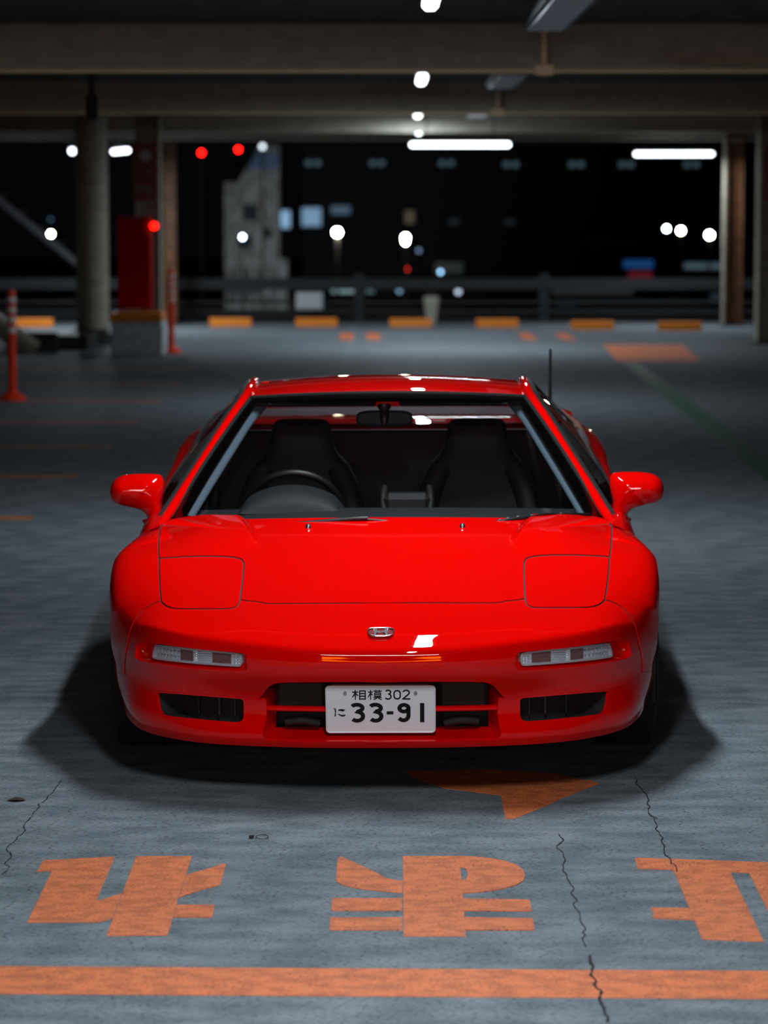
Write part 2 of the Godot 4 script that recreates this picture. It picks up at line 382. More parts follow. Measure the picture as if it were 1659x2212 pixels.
func make_shell() -> void:
	for i in SHELL_U.size():
		var col := []
		for r in SHELL:
			col.append(r[i])
		shell_m.append([col, bend(SHELL_V, col, false)])
	for k in 97:
		gu.append(SHELL_U[-1] * k / 96.0)
	for j in SHELL_V.size() - 1:
		var d: float = SHELL_V[j + 1] - SHELL_V[j]
		var n := maxi(6, ceili(d / 0.0125))
		for k in n:
			gv.append(SHELL_V[j] + d * k / n)
	gv.append(SHELL_V[-1])
	for v in gv:
		var line := shell_line(v)
		var row := []
		for u in gu:
			row.append(shell_on(line, u, v))
		gp.append(row)
	for j in gv.size():
		var row := []
		for i in gu.size():
			var j0 := maxi(j - 1, 0)
			var j1 := mini(j + 1, gv.size() - 1)
			var i0 := maxi(i - 1, 0)
			var i1 := mini(i + 1, gu.size() - 1)
			var nn: Vector3 = (gp[j1][i] - gp[j0][i]).cross(gp[j][i1] - gp[j][i0]).normalized()
			if nn.z + nn.y + nn.x < 0.0:
				nn = -nn
			if i == 0:
				nn.x = 0.0
				nn = nn.normalized()
			row.append(nn)
		gn.append(row)

func ring(list: Array) -> PackedVector2Array:
	var p := PackedVector2Array()
	for i in range(0, list.size(), 2):
		p.append(Vector2(list[i], list[i + 1]))
	return p

func panel(m: MB, poly: PackedVector2Array, holes: Array, off := 0.0, skirt := 0.012, sides := [1.0, -1.0], hole_skirt := -1.0, faces := true) -> void:
	var rings := [poly]
	rings.append_array(holes)
	var cut := {}
	for r in rings:
		for k in r.size():
			var a: Vector2 = r[k]
			var b: Vector2 = r[(k + 1) % r.size()]
			var n := maxi(1, ceili(a.distance_to(b) / 0.0025))
			for s in n + 1:
				var p := a.lerp(b, float(s) / n)
				cut[Vector2i(clampi(gu.bsearch(p.x) - 1, 0, gu.size() - 2), clampi(gv.bsearch(p.y) - 1, 0, gv.size() - 2))] = true
				cut[Vector2i(clampi(gu.bsearch(p.x + 1e-5) - 1, 0, gu.size() - 2), clampi(gv.bsearch(p.y + 1e-5) - 1, 0, gv.size() - 2))] = true
	var lo := poly[0]
	var hi := poly[0]
	for p in poly:
		lo = lo.min(p)
		hi = hi.max(p)
	for j in gv.size() - 1:
		if not faces or gv[j + 1] < lo.y or gv[j] > hi.y:
			continue
		for i in gu.size() - 1:
			if gu[i + 1] < lo.x or gu[i] > hi.x:
				continue
			if not cut.has(Vector2i(i, j)):
				var mid := Vector2((gu[i] + gu[i + 1]) / 2.0, (gv[j] + gv[j + 1]) / 2.0)
				if not Geometry2D.is_point_in_polygon(mid, poly) or holes.any(func(h): return Geometry2D.is_point_in_polygon(mid, h)):
					continue
				for sx in sides:
					var f := Vector3(sx, 1, 1)
					var q := []
					var nq := []
					for k in [[0, 0], [1, 0], [1, 1], [0, 1]]:
						var nn: Vector3 = gn[j + k[1]][i + k[0]]
						q.append((gp[j + k[1]][i + k[0]] + nn * off) * f)
						nq.append(nn * f)
					var w := [Vector2(gu[i], gv[j]), Vector2(gu[i + 1], gv[j]), Vector2(gu[i + 1], gv[j + 1]), Vector2(gu[i], gv[j + 1])]
					m.tri(q[0], q[1], q[2], nq[0], nq[1], nq[2], w[0], w[1], w[2])
					m.tri(q[0], q[2], q[3], nq[0], nq[2], nq[3], w[0], w[2], w[3])
				continue
			var cell := PackedVector2Array([Vector2(gu[i], gv[j]), Vector2(gu[i + 1], gv[j]), Vector2(gu[i + 1], gv[j + 1]), Vector2(gu[i], gv[j + 1])])
			var bits := Geometry2D.intersect_polygons(cell, poly)
			for h in holes:
				var next := []
				for b in bits:
					next.append_array(Geometry2D.clip_polygons(b, h))
				bits.assign(next)
			for b in bits:
				if b.size() < 3:
					continue
				var ix := Geometry2D.triangulate_polygon(b)
				for k in range(0, ix.size(), 3):
					var q := [shell_at(b[ix[k]].x, b[ix[k]].y), shell_at(b[ix[k + 1]].x, b[ix[k + 1]].y), shell_at(b[ix[k + 2]].x, b[ix[k + 2]].y)]
					for sx in sides:
						var f := Vector3(sx, 1, 1)
						m.tri((q[0][0] + q[0][1] * off) * f, (q[1][0] + q[1][1] * off) * f, (q[2][0] + q[2][1] * off) * f, q[0][1] * f, q[1][1] * f, q[2][1] * f, b[ix[k]], b[ix[k + 1]], b[ix[k + 2]])
	for r in rings:   # the turned-in edges
		var inner: bool = r != poly
		var deep := hole_skirt if inner and hole_skirt > 0.0 else skirt
		if deep <= 0.0:
			continue
		var sg := -1.0 if Geometry2D.is_polygon_clockwise(r) else 1.0
		if inner:
			sg = -sg
		for k in r.size():
			var a: Vector2 = r[k]
			var b: Vector2 = r[(k + 1) % r.size()]
			if a.x < 1e-4 and b.x < 1e-4:
				continue
			var n := maxi(1, ceili(a.distance_to(b) / 0.012))
			for s in n:
				var p := shell_at(a.lerp(b, float(s) / n).x, a.lerp(b, float(s) / n).y)
				var q := shell_at(a.lerp(b, float(s + 1) / n).x, a.lerp(b, float(s + 1) / n).y)
				var o2 := Vector2(b.y - a.y, a.x - b.x).normalized() * sg
				var out: Vector3 = p[2] * o2.x + p[3] * o2.y
				out = (out - p[1] * out.dot(p[1])).normalized()
				for sx in sides:
					var f := Vector3(sx, 1, 1)
					m.quad((p[0] + p[1] * off) * f, (q[0] + q[1] * off) * f, (q[0] + q[1] * (off - deep)) * f, (p[0] + p[1] * (off - deep)) * f, out * f, out * f, out * f, out * f)

# ---------------------------------------------------------------- materials

func mat(called: String, c: Color, rough := 0.6, metal := 0.0) -> StandardMaterial3D:
	var m := StandardMaterial3D.new()
	m.resource_name = called
	m.albedo_color = c
	m.roughness = rough
	m.metallic = metal
	M[called] = m
	return m

func noise(freq: float, seed_no: int, lo: Color, hi: Color, octaves := 5, mid := 0.5, spread := 0.25) -> NoiseTexture2D:
	var f := FastNoiseLite.new()
	f.seed = seed_no
	f.frequency = freq
	f.fractal_octaves = octaves
	f.fractal_gain = 0.55
	var t := NoiseTexture2D.new()
	t.width = 1024
	t.height = 1024
	t.seamless = true
	t.noise = f
	var g := Gradient.new()
	g.offsets = PackedFloat32Array([maxf(0.0, mid - spread), minf(1.0, mid + spread)])
	g.colors = PackedColorArray([lo, hi])
	t.color_ramp = g
	return t

func specks(seed_no: int) -> NoiseTexture2D:   # fine grain with a few dark grit marks in it
	var t := noise(0.045, seed_no, Color.BLACK, Color.WHITE, 5)
	var g := Gradient.new()
	g.offsets = PackedFloat32Array([0.14, 0.20, 0.27, 0.75])
	g.colors = PackedColorArray([Color(0.30, 0.30, 0.31), Color(0.45, 0.45, 0.46), Color(0.89, 0.89, 0.90), Color(1, 1, 1)])
	t.color_ramp = g
	return t

func grained(called: String, c: Color, rough: float, freq: float, seed_no: int, dark: float, size: Vector3) -> StandardMaterial3D:   # a colour broken up by two layers of grain
	var m := mat(called, c, rough)
	m.albedo_texture = noise(freq, seed_no, Color(dark, dark, dark), Color.WHITE)
	m.uv1_triplanar = true
	m.uv1_world_triplanar = true
	m.uv1_scale = size
	return m

func glow(called: String, c: Color, power: float) -> StandardMaterial3D:
	var m := mat(called, Color(c.r * 0.3, c.g * 0.3, c.b * 0.3), 0.5)
	m.emission_enabled = true
	m.emission = c
	m.emission_energy_multiplier = power
	return m

func make_materials() -> void:
	var fl := mat("polished concrete", Color(0.475, 0.50, 0.52), 0.8)
	fl.metallic_specular = 0.12
	fl.albedo_texture = noise(0.006, 3, Color(0.80, 0.82, 0.83), Color(1, 1, 1), 6, 0.5, 0.28)
	fl.uv1_triplanar = true
	fl.uv1_world_triplanar = true
	fl.uv1_scale = Vector3(0.5, 1.0, 0.95)
	fl.detail_enabled = true
	fl.detail_blend_mode = BaseMaterial3D.BLEND_MODE_MUL
	fl.detail_albedo = specks(11)
	fl.detail_uv_layer = BaseMaterial3D.DETAIL_UV_2
	fl.uv2_triplanar = true
	fl.uv2_world_triplanar = true
	fl.uv2_scale = Vector3(1.1, 1.0, 2.0)
	fl.roughness_texture = noise(0.01, 5, Color(0.75, 0.75, 0.75), Color(1, 1, 1), 4)
	fl.normal_enabled = true
	var rough_noise := noise(0.06, 8, Color.BLACK, Color.WHITE, 4)
	rough_noise.as_normal_map = true
	rough_noise.bump_strength = 2.0
	fl.normal_texture = rough_noise
	fl.normal_scale = 0.25
	var op := mat("orange road paint", Color(0.82, 0.43, 0.22), 0.75)
	op.albedo_texture = noise(0.008, 21, Color(0.82, 0.80, 0.79), Color(1, 1, 1), 6, 0.42, 0.28)
	op.uv1_triplanar = true
	op.uv1_world_triplanar = true
	op.uv1_scale = Vector3(1.3, 1.0, 1.8)
	op.detail_enabled = true
	op.detail_blend_mode = BaseMaterial3D.BLEND_MODE_MUL
	op.detail_albedo = specks(23)
	op.detail_uv_layer = BaseMaterial3D.DETAIL_UV_2
	op.uv2_triplanar = true
	op.uv2_world_triplanar = true
	op.uv2_scale = Vector3(1.7, 1.0, 2.4)
	grained("green road paint", Color(0.02, 0.36, 0.20), 0.6, 0.02, 22, 0.6, Vector3(0.8, 1, 0.8))
	mat("crack", Color(0.05, 0.06, 0.07), 0.95)
	grained("pillar paint", Color(0.62, 0.60, 0.54), 0.55, 0.01, 30, 0.85, Vector3(0.4, 0.8, 0.4))
	mat("pipe paint", Color(0.92, 0.82, 0.66), 0.5)
	grained("cream steel paint", Color(0.66, 0.65, 0.60), 0.6, 0.01, 31, 0.93, Vector3(0.4, 0.8, 0.4))
	grained("deck underside", Color(0.40, 0.37, 0.33), 0.8, 0.01, 32, 0.8, Vector3(0.3, 0.3, 0.3))
	grained("grey galvanised steel", Color(0.42, 0.43, 0.45), 0.45, 0.02, 33, 0.75, Vector3(0.6, 0.6, 0.6))
	grained("brown pillar paint", Color(0.42, 0.26, 0.13), 0.6, 0.01, 34, 0.7, Vector3(0.5, 0.5, 0.5))
	grained("grey block concrete", Color(0.76, 0.81, 0.84), 0.85, 0.01, 35, 0.8, Vector3(0.9, 0.9, 0.9))
	grained("yellow stop paint", Color(0.96, 0.54, 0.03), 0.6, 0.02, 36, 0.75, Vector3(1.2, 1.2, 1.2))
	mat("dark steel", Color(0.07, 0.085, 0.10), 0.6)
	mat("black rubber", Color(0.02, 0.02, 0.022), 0.85)
	mat("black plastic", Color(0.03, 0.03, 0.033), 0.45)
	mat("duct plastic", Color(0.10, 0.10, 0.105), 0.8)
	mat("matt black", Color(0.012, 0.012, 0.013), 0.9)
	mat("post orange", Color(0.92, 0.22, 0.04), 0.45)
	mat("white tape", Color(0.85, 0.85, 0.85), 0.4)
	mat("cabinet red", Color(0.70, 0.01, 0.012), 0.6).metallic_specular = 0.15
	mat("sign red", Color(0.45, 0.05, 0.05), 0.5)
	mat("sign white", Color(0.7, 0.72, 0.74), 0.5)
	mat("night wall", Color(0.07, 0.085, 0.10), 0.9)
	grained("pale cladding", Color(0.46, 0.46, 0.46), 0.8, 0.02, 37, 0.6, Vector3(0.12, 0.02, 0.12))
	glow("batten glow", Color(0.93, 0.97, 1.0), 7.0)
	# the car
	var red := mat("red paint", Color(0.83, 0.012, 0.004), 0.5)
	red.metallic_specular = 0.0
	red.clearcoat_enabled = true
	red.clearcoat = 1.0
	red.clearcoat_roughness = 0.015
	mat("chrome", Color(0.93, 0.94, 0.96), 0.16, 1.0)
	mat("satin metal", Color(0.55, 0.56, 0.58), 0.3, 1.0)
	var gl := mat("window glass", Color(0.02, 0.03, 0.035, 0.10), 0.02)
	gl.transparency = BaseMaterial3D.TRANSPARENCY_ALPHA
	var ln := mat("clear lens", Color(0.9, 0.92, 0.95, 0.06), 0.03)
	ln.transparency = BaseMaterial3D.TRANSPARENCY_ALPHA
	mat("black frit", Color(0.006, 0.006, 0.007), 0.15)
	mat("grey trim", Color(0.30, 0.37, 0.42), 0.85)
	mat("dash vinyl", Color(0.085, 0.11, 0.13), 0.7)
	mat("black leather", Color(0.02, 0.021, 0.025), 0.7)
	mat("plate white", Color(0.88, 0.90, 0.93), 0.4)
	mat("plate green", Color(0.02, 0.06, 0.045), 0.4)
	mat("amber", Color(0.42, 0.13, 0.015), 0.2, 0.4)
	mat("lens rim", Color(0.62, 0.64, 0.68), 0.4)
	var bump := Image.create(64, 64, false, Image.FORMAT_RGB8)
	for y in 64:
		for x in 64:
			var d := Vector2(x - 31.5, y - 31.5).length() / 31.5
			var hgt := sqrt(maxf(0.0, 1.0 - d * d))
			bump.set_pixel(x, y, Color(hgt, hgt, hgt))
	bump.bump_map_to_normal_map(6.0)
	for k in [["dotted reflector", 95.0, 95.0], ["ribbed reflector", 12.0, 130.0], ["cut reflector", 55.0, 60.0]]:
		var r := mat(k[0], Color(0.93, 0.95, 0.98), 0.15, 0.75)
		r.normal_enabled = true
		r.normal_texture = ImageTexture.create_from_image(bump)
		r.normal_scale = 1.6
		r.uv1_scale = Vector3(k[1], k[2], 1)
	var am: StandardMaterial3D = M["amber"]
	am.normal_enabled = true
	am.normal_texture = ImageTexture.create_from_image(bump)
	am.uv1_scale = Vector3(70, 95, 1)

# ---------------------------------------------------------------- the place

func _ready() -> void:
	var cam := Camera3D.new()
	cam.name = "camera"
	cam.position = Vector3(0, 1.795, 0)
	cam.rotation_degrees = Vector3(-6.0, 0, 0)
	cam.fov = 19.61
	cam.near = 0.1
	cam.far = 900.0
	var lens := CameraAttributesPhysical.new()
	lens.frustum_focal_length = 69.44
	lens.frustum_focus_distance = 8.95
	lens.frustum_near = 0.1
	lens.frustum_far = 900.0
	lens.exposure_aperture = 2.35
	cam.attributes = lens
	add_child(cam)
	var env := Environment.new()
	env.background_mode = Environment.BG_COLOR
	env.background_color = Color(0.012, 0.016, 0.022)
	env.tonemap_mode = Environment.TONE_MAPPER_LINEAR
	env.tonemap_exposure = 1.0
	env.sdfgi_enabled = true
	env.ssao_enabled = true
	env.ssil_enabled = true
	var we := WorldEnvironment.new()
	we.name = "environment"
	we.environment = env
	add_child(we)
	make_materials()
	build_deck()
	build_lamps()
	build_edge()
	build_town()
	build_paint()
	build_car()

const LAMP_COLOR := Color(0.93, 0.975, 1.0)
const LAMP_ENERGY := 18.0

func build_deck() -> void:
	var m := MB.new()
	box(m, Vector3(0, -0.15, -14.0), Vector3(70, 0.3, 61.0))
	structure("floor", m, M["polished concrete"])
	m = MB.new()
	box(m, Vector3(0, 3.04, -14.0), Vector3(70, 0.2, 61.0))
	var ceiling := structure("ceiling", m, M["deck underside"])
	for d in [-16.8, -7.7, 1.4, 10.5, 19.6, 28.9, 37.8, 42.7]:   # steel joists across the deck
		m = MB.new()
		box(m, Vector3(0, 2.80, -d), Vector3(70, 0.30, 0.012))
		box(m, Vector3(0, 2.66, -d), Vector3(70, 0.022, 0.20), 0.004)
		box(m, Vector3(0, 2.93, -d), Vector3(70, 0.022, 0.20), 0.004)
		obj("beam", m, M["cream steel paint"], ceiling)
	for k in [[1.04, 19.6, 0.03, 1.1], [1.10, 28.9, 0.028, 0.9]]:   # conduit down the joist to a junction box
		m = MB.new()
		tube(m, [Vector3(k[0], 2.93, -k[1] + 0.15), Vector3(k[0], 2.60, -k[1] + 0.15)], 0.022 * k[3], 10)
		obj("conduit", m, M["pipe paint"], ceiling)
		m = MB.new()
		box(m, Vector3(k[0], 2.64, -k[1] + 0.15), Vector3(0.13, 0.07, 0.09), 0.008)
		obj("junction_box", m, M["pipe paint"], ceiling)
	for k in [[19.44, 2.632], [28.74, 2.632]]:   # pipe runs clipped along the joists
		m = MB.new()
		tube(m, [Vector3(-30, k[1], -k[0]), Vector3(30, k[1], -k[0])], 0.014, 10)
		obj("pipe", m, M["pipe paint"], ceiling)
	m = MB.new()
	var seed_line := FastNoiseLite.new()
	seed_line.seed = 4
	for k in CRACKS.size():   # hairline cracks in the floor, ragged ribbons a hair wide
		var pts := ring(CRACKS[k])
		var fine := PackedVector2Array()
		for i in pts.size() - 1:
			for s in 4:
				var p := pts[i].lerp(pts[i + 1], s / 4.0)
				fine.append(p + Vector2(seed_line.get_noise_2d(p.x * 900.0, p.y * 900.0), seed_line.get_noise_2d(p.y * 900.0, p.x * 900.0)) * 0.008)
		var wide: float = [0.0017, 0.0013, 0.0036, 0.0013][k]
		for i in fine.size() - 1:
			var e := (fine[i + 1] - fine[i]).normalized()
			var nn := Vector2(-e.y, e.x)
			var w0 := wide * (0.35 + 1.1 * absf(seed_line.get_noise_1d(i * 31.0)) + 0.5 * absf(sin(i * 1.7)))
			var w1 := wide * (0.35 + 1.1 * absf(seed_line.get_noise_1d((i + 1) * 31.0)) + 0.5 * absf(sin((i + 1) * 1.7)))
			var y := 0.0026
			m.flat([Vector3(fine[i].x - nn.x * w0, y, fine[i].y - nn.y * w0), Vector3(fine[i].x + nn.x * w0, y, fine[i].y + nn.y * w0), Vector3(fine[i + 1].x + nn.x * w1, y, fine[i + 1].y + nn.y * w1), Vector3(fine[i + 1].x - nn.x * w1, y, fine[i + 1].y - nn.y * w1)], Vector3.UP)
		obj("crack", m, M["crack"], get_node("floor"))
		m = MB.new()

func batten(label: String, at: Vector3, long: float, turn: float, group := "ceiling battens along the aisle", power := 1.0) -> void:
	var t := thing("ceiling_lamp", label, "lamp", at, turn, group)
	var m := MB.new()
	box(m, Vector3(0, 0.085, 0), Vector3(0.10, 0.05, long), 0.008)
	obj("housing", m, M["grey galvanised steel"], t)
	for s in [-0.33, 0.33]:
		m = MB.new()
		tube(m, [Vector3(0, 0.105, long * s), Vector3(0, 2.945 - at.y, long * s)], 0.008, 6)
		obj("hanger", m, M["dark steel"], t)
	m = MB.new()
	box(m, Vector3(0, 0.03, 0), Vector3(0.085, 0.06, long - 0.02), 0.02)
	obj("diffuser", m, M["batten glow"], t)
	var l := AreaLight3D.new()
	l.name = "light"
	l.area_size = Vector2(0.085, long - 0.02)
	l.position = Vector3(0, -0.004, 0)
	l.rotation_degrees.x = -90
	l.light_color = LAMP_COLOR
	l.light_energy = LAMP_ENERGY * power
	l.shadow_enabled = true
	l.area_range = 60.0
	l.area_attenuation = 2.0
	t.add_child(l)

func build_lamps() -> void:
	var words := ["lit ceiling batten in front of the red car, nearest of the row overhead", "lit ceiling batten straight above the bonnet of the red car", "lit ceiling batten beyond the red car, cut off by the top edge of the photo", "lit ceiling batten partly hidden behind the nearest joist", "lit ceiling batten behind the second steel joist, small and slanting", "lit ceiling batten seen just above the long crosswise tube"]
	var row := [[5.1, 2.60, 0.56, 0.16], [8.9, 2.60, 0.45, 0.15], [15.1, 2.82, 0.45, 0.25], [25.6, 2.82, 0.35, 0.33], [36.2, 2.82, 0.3, 0.42], [39.2, 2.68, 0.3, 0.47]]
	for k in 6:
		var d: float = row[k][0] + 0.6
		batten(words[k], Vector3(row[k][3], row[k][1], -d), 1.2, 0.0, "ceiling battens along the aisle", row[k][2])
	batten("long lit ceiling tube hung crosswise in the middle of the far end", Vector3(0.91, 2.43, -35.7), 1.22, PI / 2, "crosswise tubes at the far end", 0.35)
	batten("long lit ceiling tube hung crosswise close to the brown pillar with the bright edge", Vector3(4.10, 2.42, -42.2), 1.14, PI / 2 - 0.05, "crosswise tubes at the far end", 0.35)
	batten("short-looking lit tube between the round pillar and the hanging red sign", Vector3(-3.62, 2.44, -41.0), 1.2, 0.24, "crosswise tubes at the far end", 0.35)
	batten("lit tube seen end-on, on the outer side of the pale round pillar", Vector3(-4.28, 2.44, -41.0), 1.2, 0.10, "crosswise tubes at the far end", 0.35)
	# unseen white box and amber board, added for the streaks the nose mirrors
	var back := thing("added_light_box", "long white lit box, unseen and added behind the camera for the white streak on the nose", "lamp", Vector3(-0.4, 2.1, 3.0))
	var bm := MB.new()
	box(bm, Vector3(0, 0.25, 0.06), Vector3(4.3, 0.56, 0.10), 0.01)
	for s in [-1.6, 1.6]:
		tube(bm, [Vector3(s, 0.5, 0.06), Vector3(s, 0.84, 0.06)], 0.01, 6)
	obj("housing", bm, M["grey galvanised steel"], back)
	bm = MB.new()
	box(bm, Vector3(0, 0.25, 0), Vector3(4.2, 0.5, 0.04), 0.015)
	obj("panel", bm, glow("light box glow", Color(1.0, 0.98, 0.95), 14.0), back)
	var bl := AreaLight3D.new()
	bl.name = "light"
	bl.area_size = Vector2(4.2, 0.5)
	bl.position = Vector3(0, 0.25, -0.025)
	bl.light_color = Color(1.0, 0.98, 0.95)
	bl.light_energy = 6.0
	bl.area_range = 60.0
	bl.area_attenuation = 2.0
	bl.shadow_enabled = true
	back.add_child(bl)
	var amber := thing("amber_strip", "amber lit warning board on a low wall behind the photographer", "lamp", Vector3(-0.3, 0.0, 3.4))
	bm = MB.new()
	box(bm, Vector3(0, 0.5, 0), Vector3(5.2, 1.0, 0.15), 0.02)
	obj("wall", bm, M["grey block concrete"], amber)  # made-up wall, only there to carry the amber board
	bm = MB.new()
	box(bm, Vector3(0, 0.80, -0.09), Vector3(4.4, 0.26, 0.05), 0.015)
	obj("board", bm, glow("amber glow", Color(1.0, 0.45, 0.05), 17.0), amber)
	for k in [[0.93, 15.9, 3.0], [1.02, 24.8, 3.0], [1.09, 34.0, 3.2]]:   # the unlit flat fittings beside the row
		var f := thing("ceiling_fitting", ["wide unlit flat ceiling fitting nearest the top edge of the photo", "unlit flat ceiling fitting just beyond the nearest joist", "faint unlit flat ceiling fitting beyond the second joist"][int(k[1] / 9.0) - 1], "light fitting", Vector3(k[0], 2.78, -k[1]), 0.0, "unlit flat ceiling fittings")
		var m := MB.new()
		var prof := PackedVector2Array([Vector2(-0.13, 0.0), Vector2(0.13, 0.0), Vector2(0.10, 0.09), Vector2(-0.10, 0.09)])
		prism(m, prof, Transform3D.IDENTITY, -k[2] / 2.0, k[2] / 2.0, 0.006)
		obj("housing", m, M["grey galvanised steel"], f)
		m = MB.new()
		box(m, Vector3(0, -0.004, 0), Vector3(0.20, 0.012, k[2] - 0.1), 0.004)
		obj("cover", m, M["plate white"], f)
		for s in [-1.0, 1.0]:
			m = MB.new()
			tube(m, [Vector3(0, 0.08, s * k[2] * 0.35), Vector3(0, 0.165, s * k[2] * 0.35)], 0.012, 8)
			obj("hanger", m, M["dark steel"], f)
	var h := thing("security_camera", "small dark device hanging on a thin rod below the nearest joist", "camera", Vector3(-1.93, 2.65, -19.75))
	var m2 := MB.new()
	tube(m2, [Vector3(0, 0, 0), Vector3(0, -0.17, 0)], 0.016, 8)
	obj("rod", m2, M["matt black"], h)
	m2 = MB.new()
	tube(m2, curve([Vector3(0, -0.15, 0), Vector3(0, -0.18, 0.0), Vector3(0, -0.24, 0.01), Vector3(0, -0.30, 0.0), Vector3(0, -0.325, 0)], 4), [0.02, 0.03, 0.034, 0.036, 0.038, 0.038, 0.039, 0.04, 0.04, 0.04, 0.04, 0.04, 0.038, 0.034, 0.028, 0.018, 0.008], 12)
	obj("body", m2, M["matt black"], h)

func h_pillar(called: String, label: String, at: Vector3, w: float, material: Material, turn := 0.0) -> Node3D:   # an H-section steel column
	var t := thing(called, label, "pillar", at, turn)
	var m := MB.new()
	box(m, Vector3(0, 1.47, 0), Vector3(w, 2.94, 0.02))
	obj("web", m, material, t)
	for s in [-1.0, 1.0]:
		m = MB.new()
		box(m, Vector3(s * (w / 2.0 - 0.01), 1.47, 0), Vector3(0.02, 2.94, w), 0.004)
		obj("flange", m, material, t)
	m = MB.new()
	box(m, Vector3(0, 0.015, 0), Vector3(w + 0.12, 0.03, w + 0.12), 0.006)
	obj("base_plate", m, M["dark steel"], t)
	return t

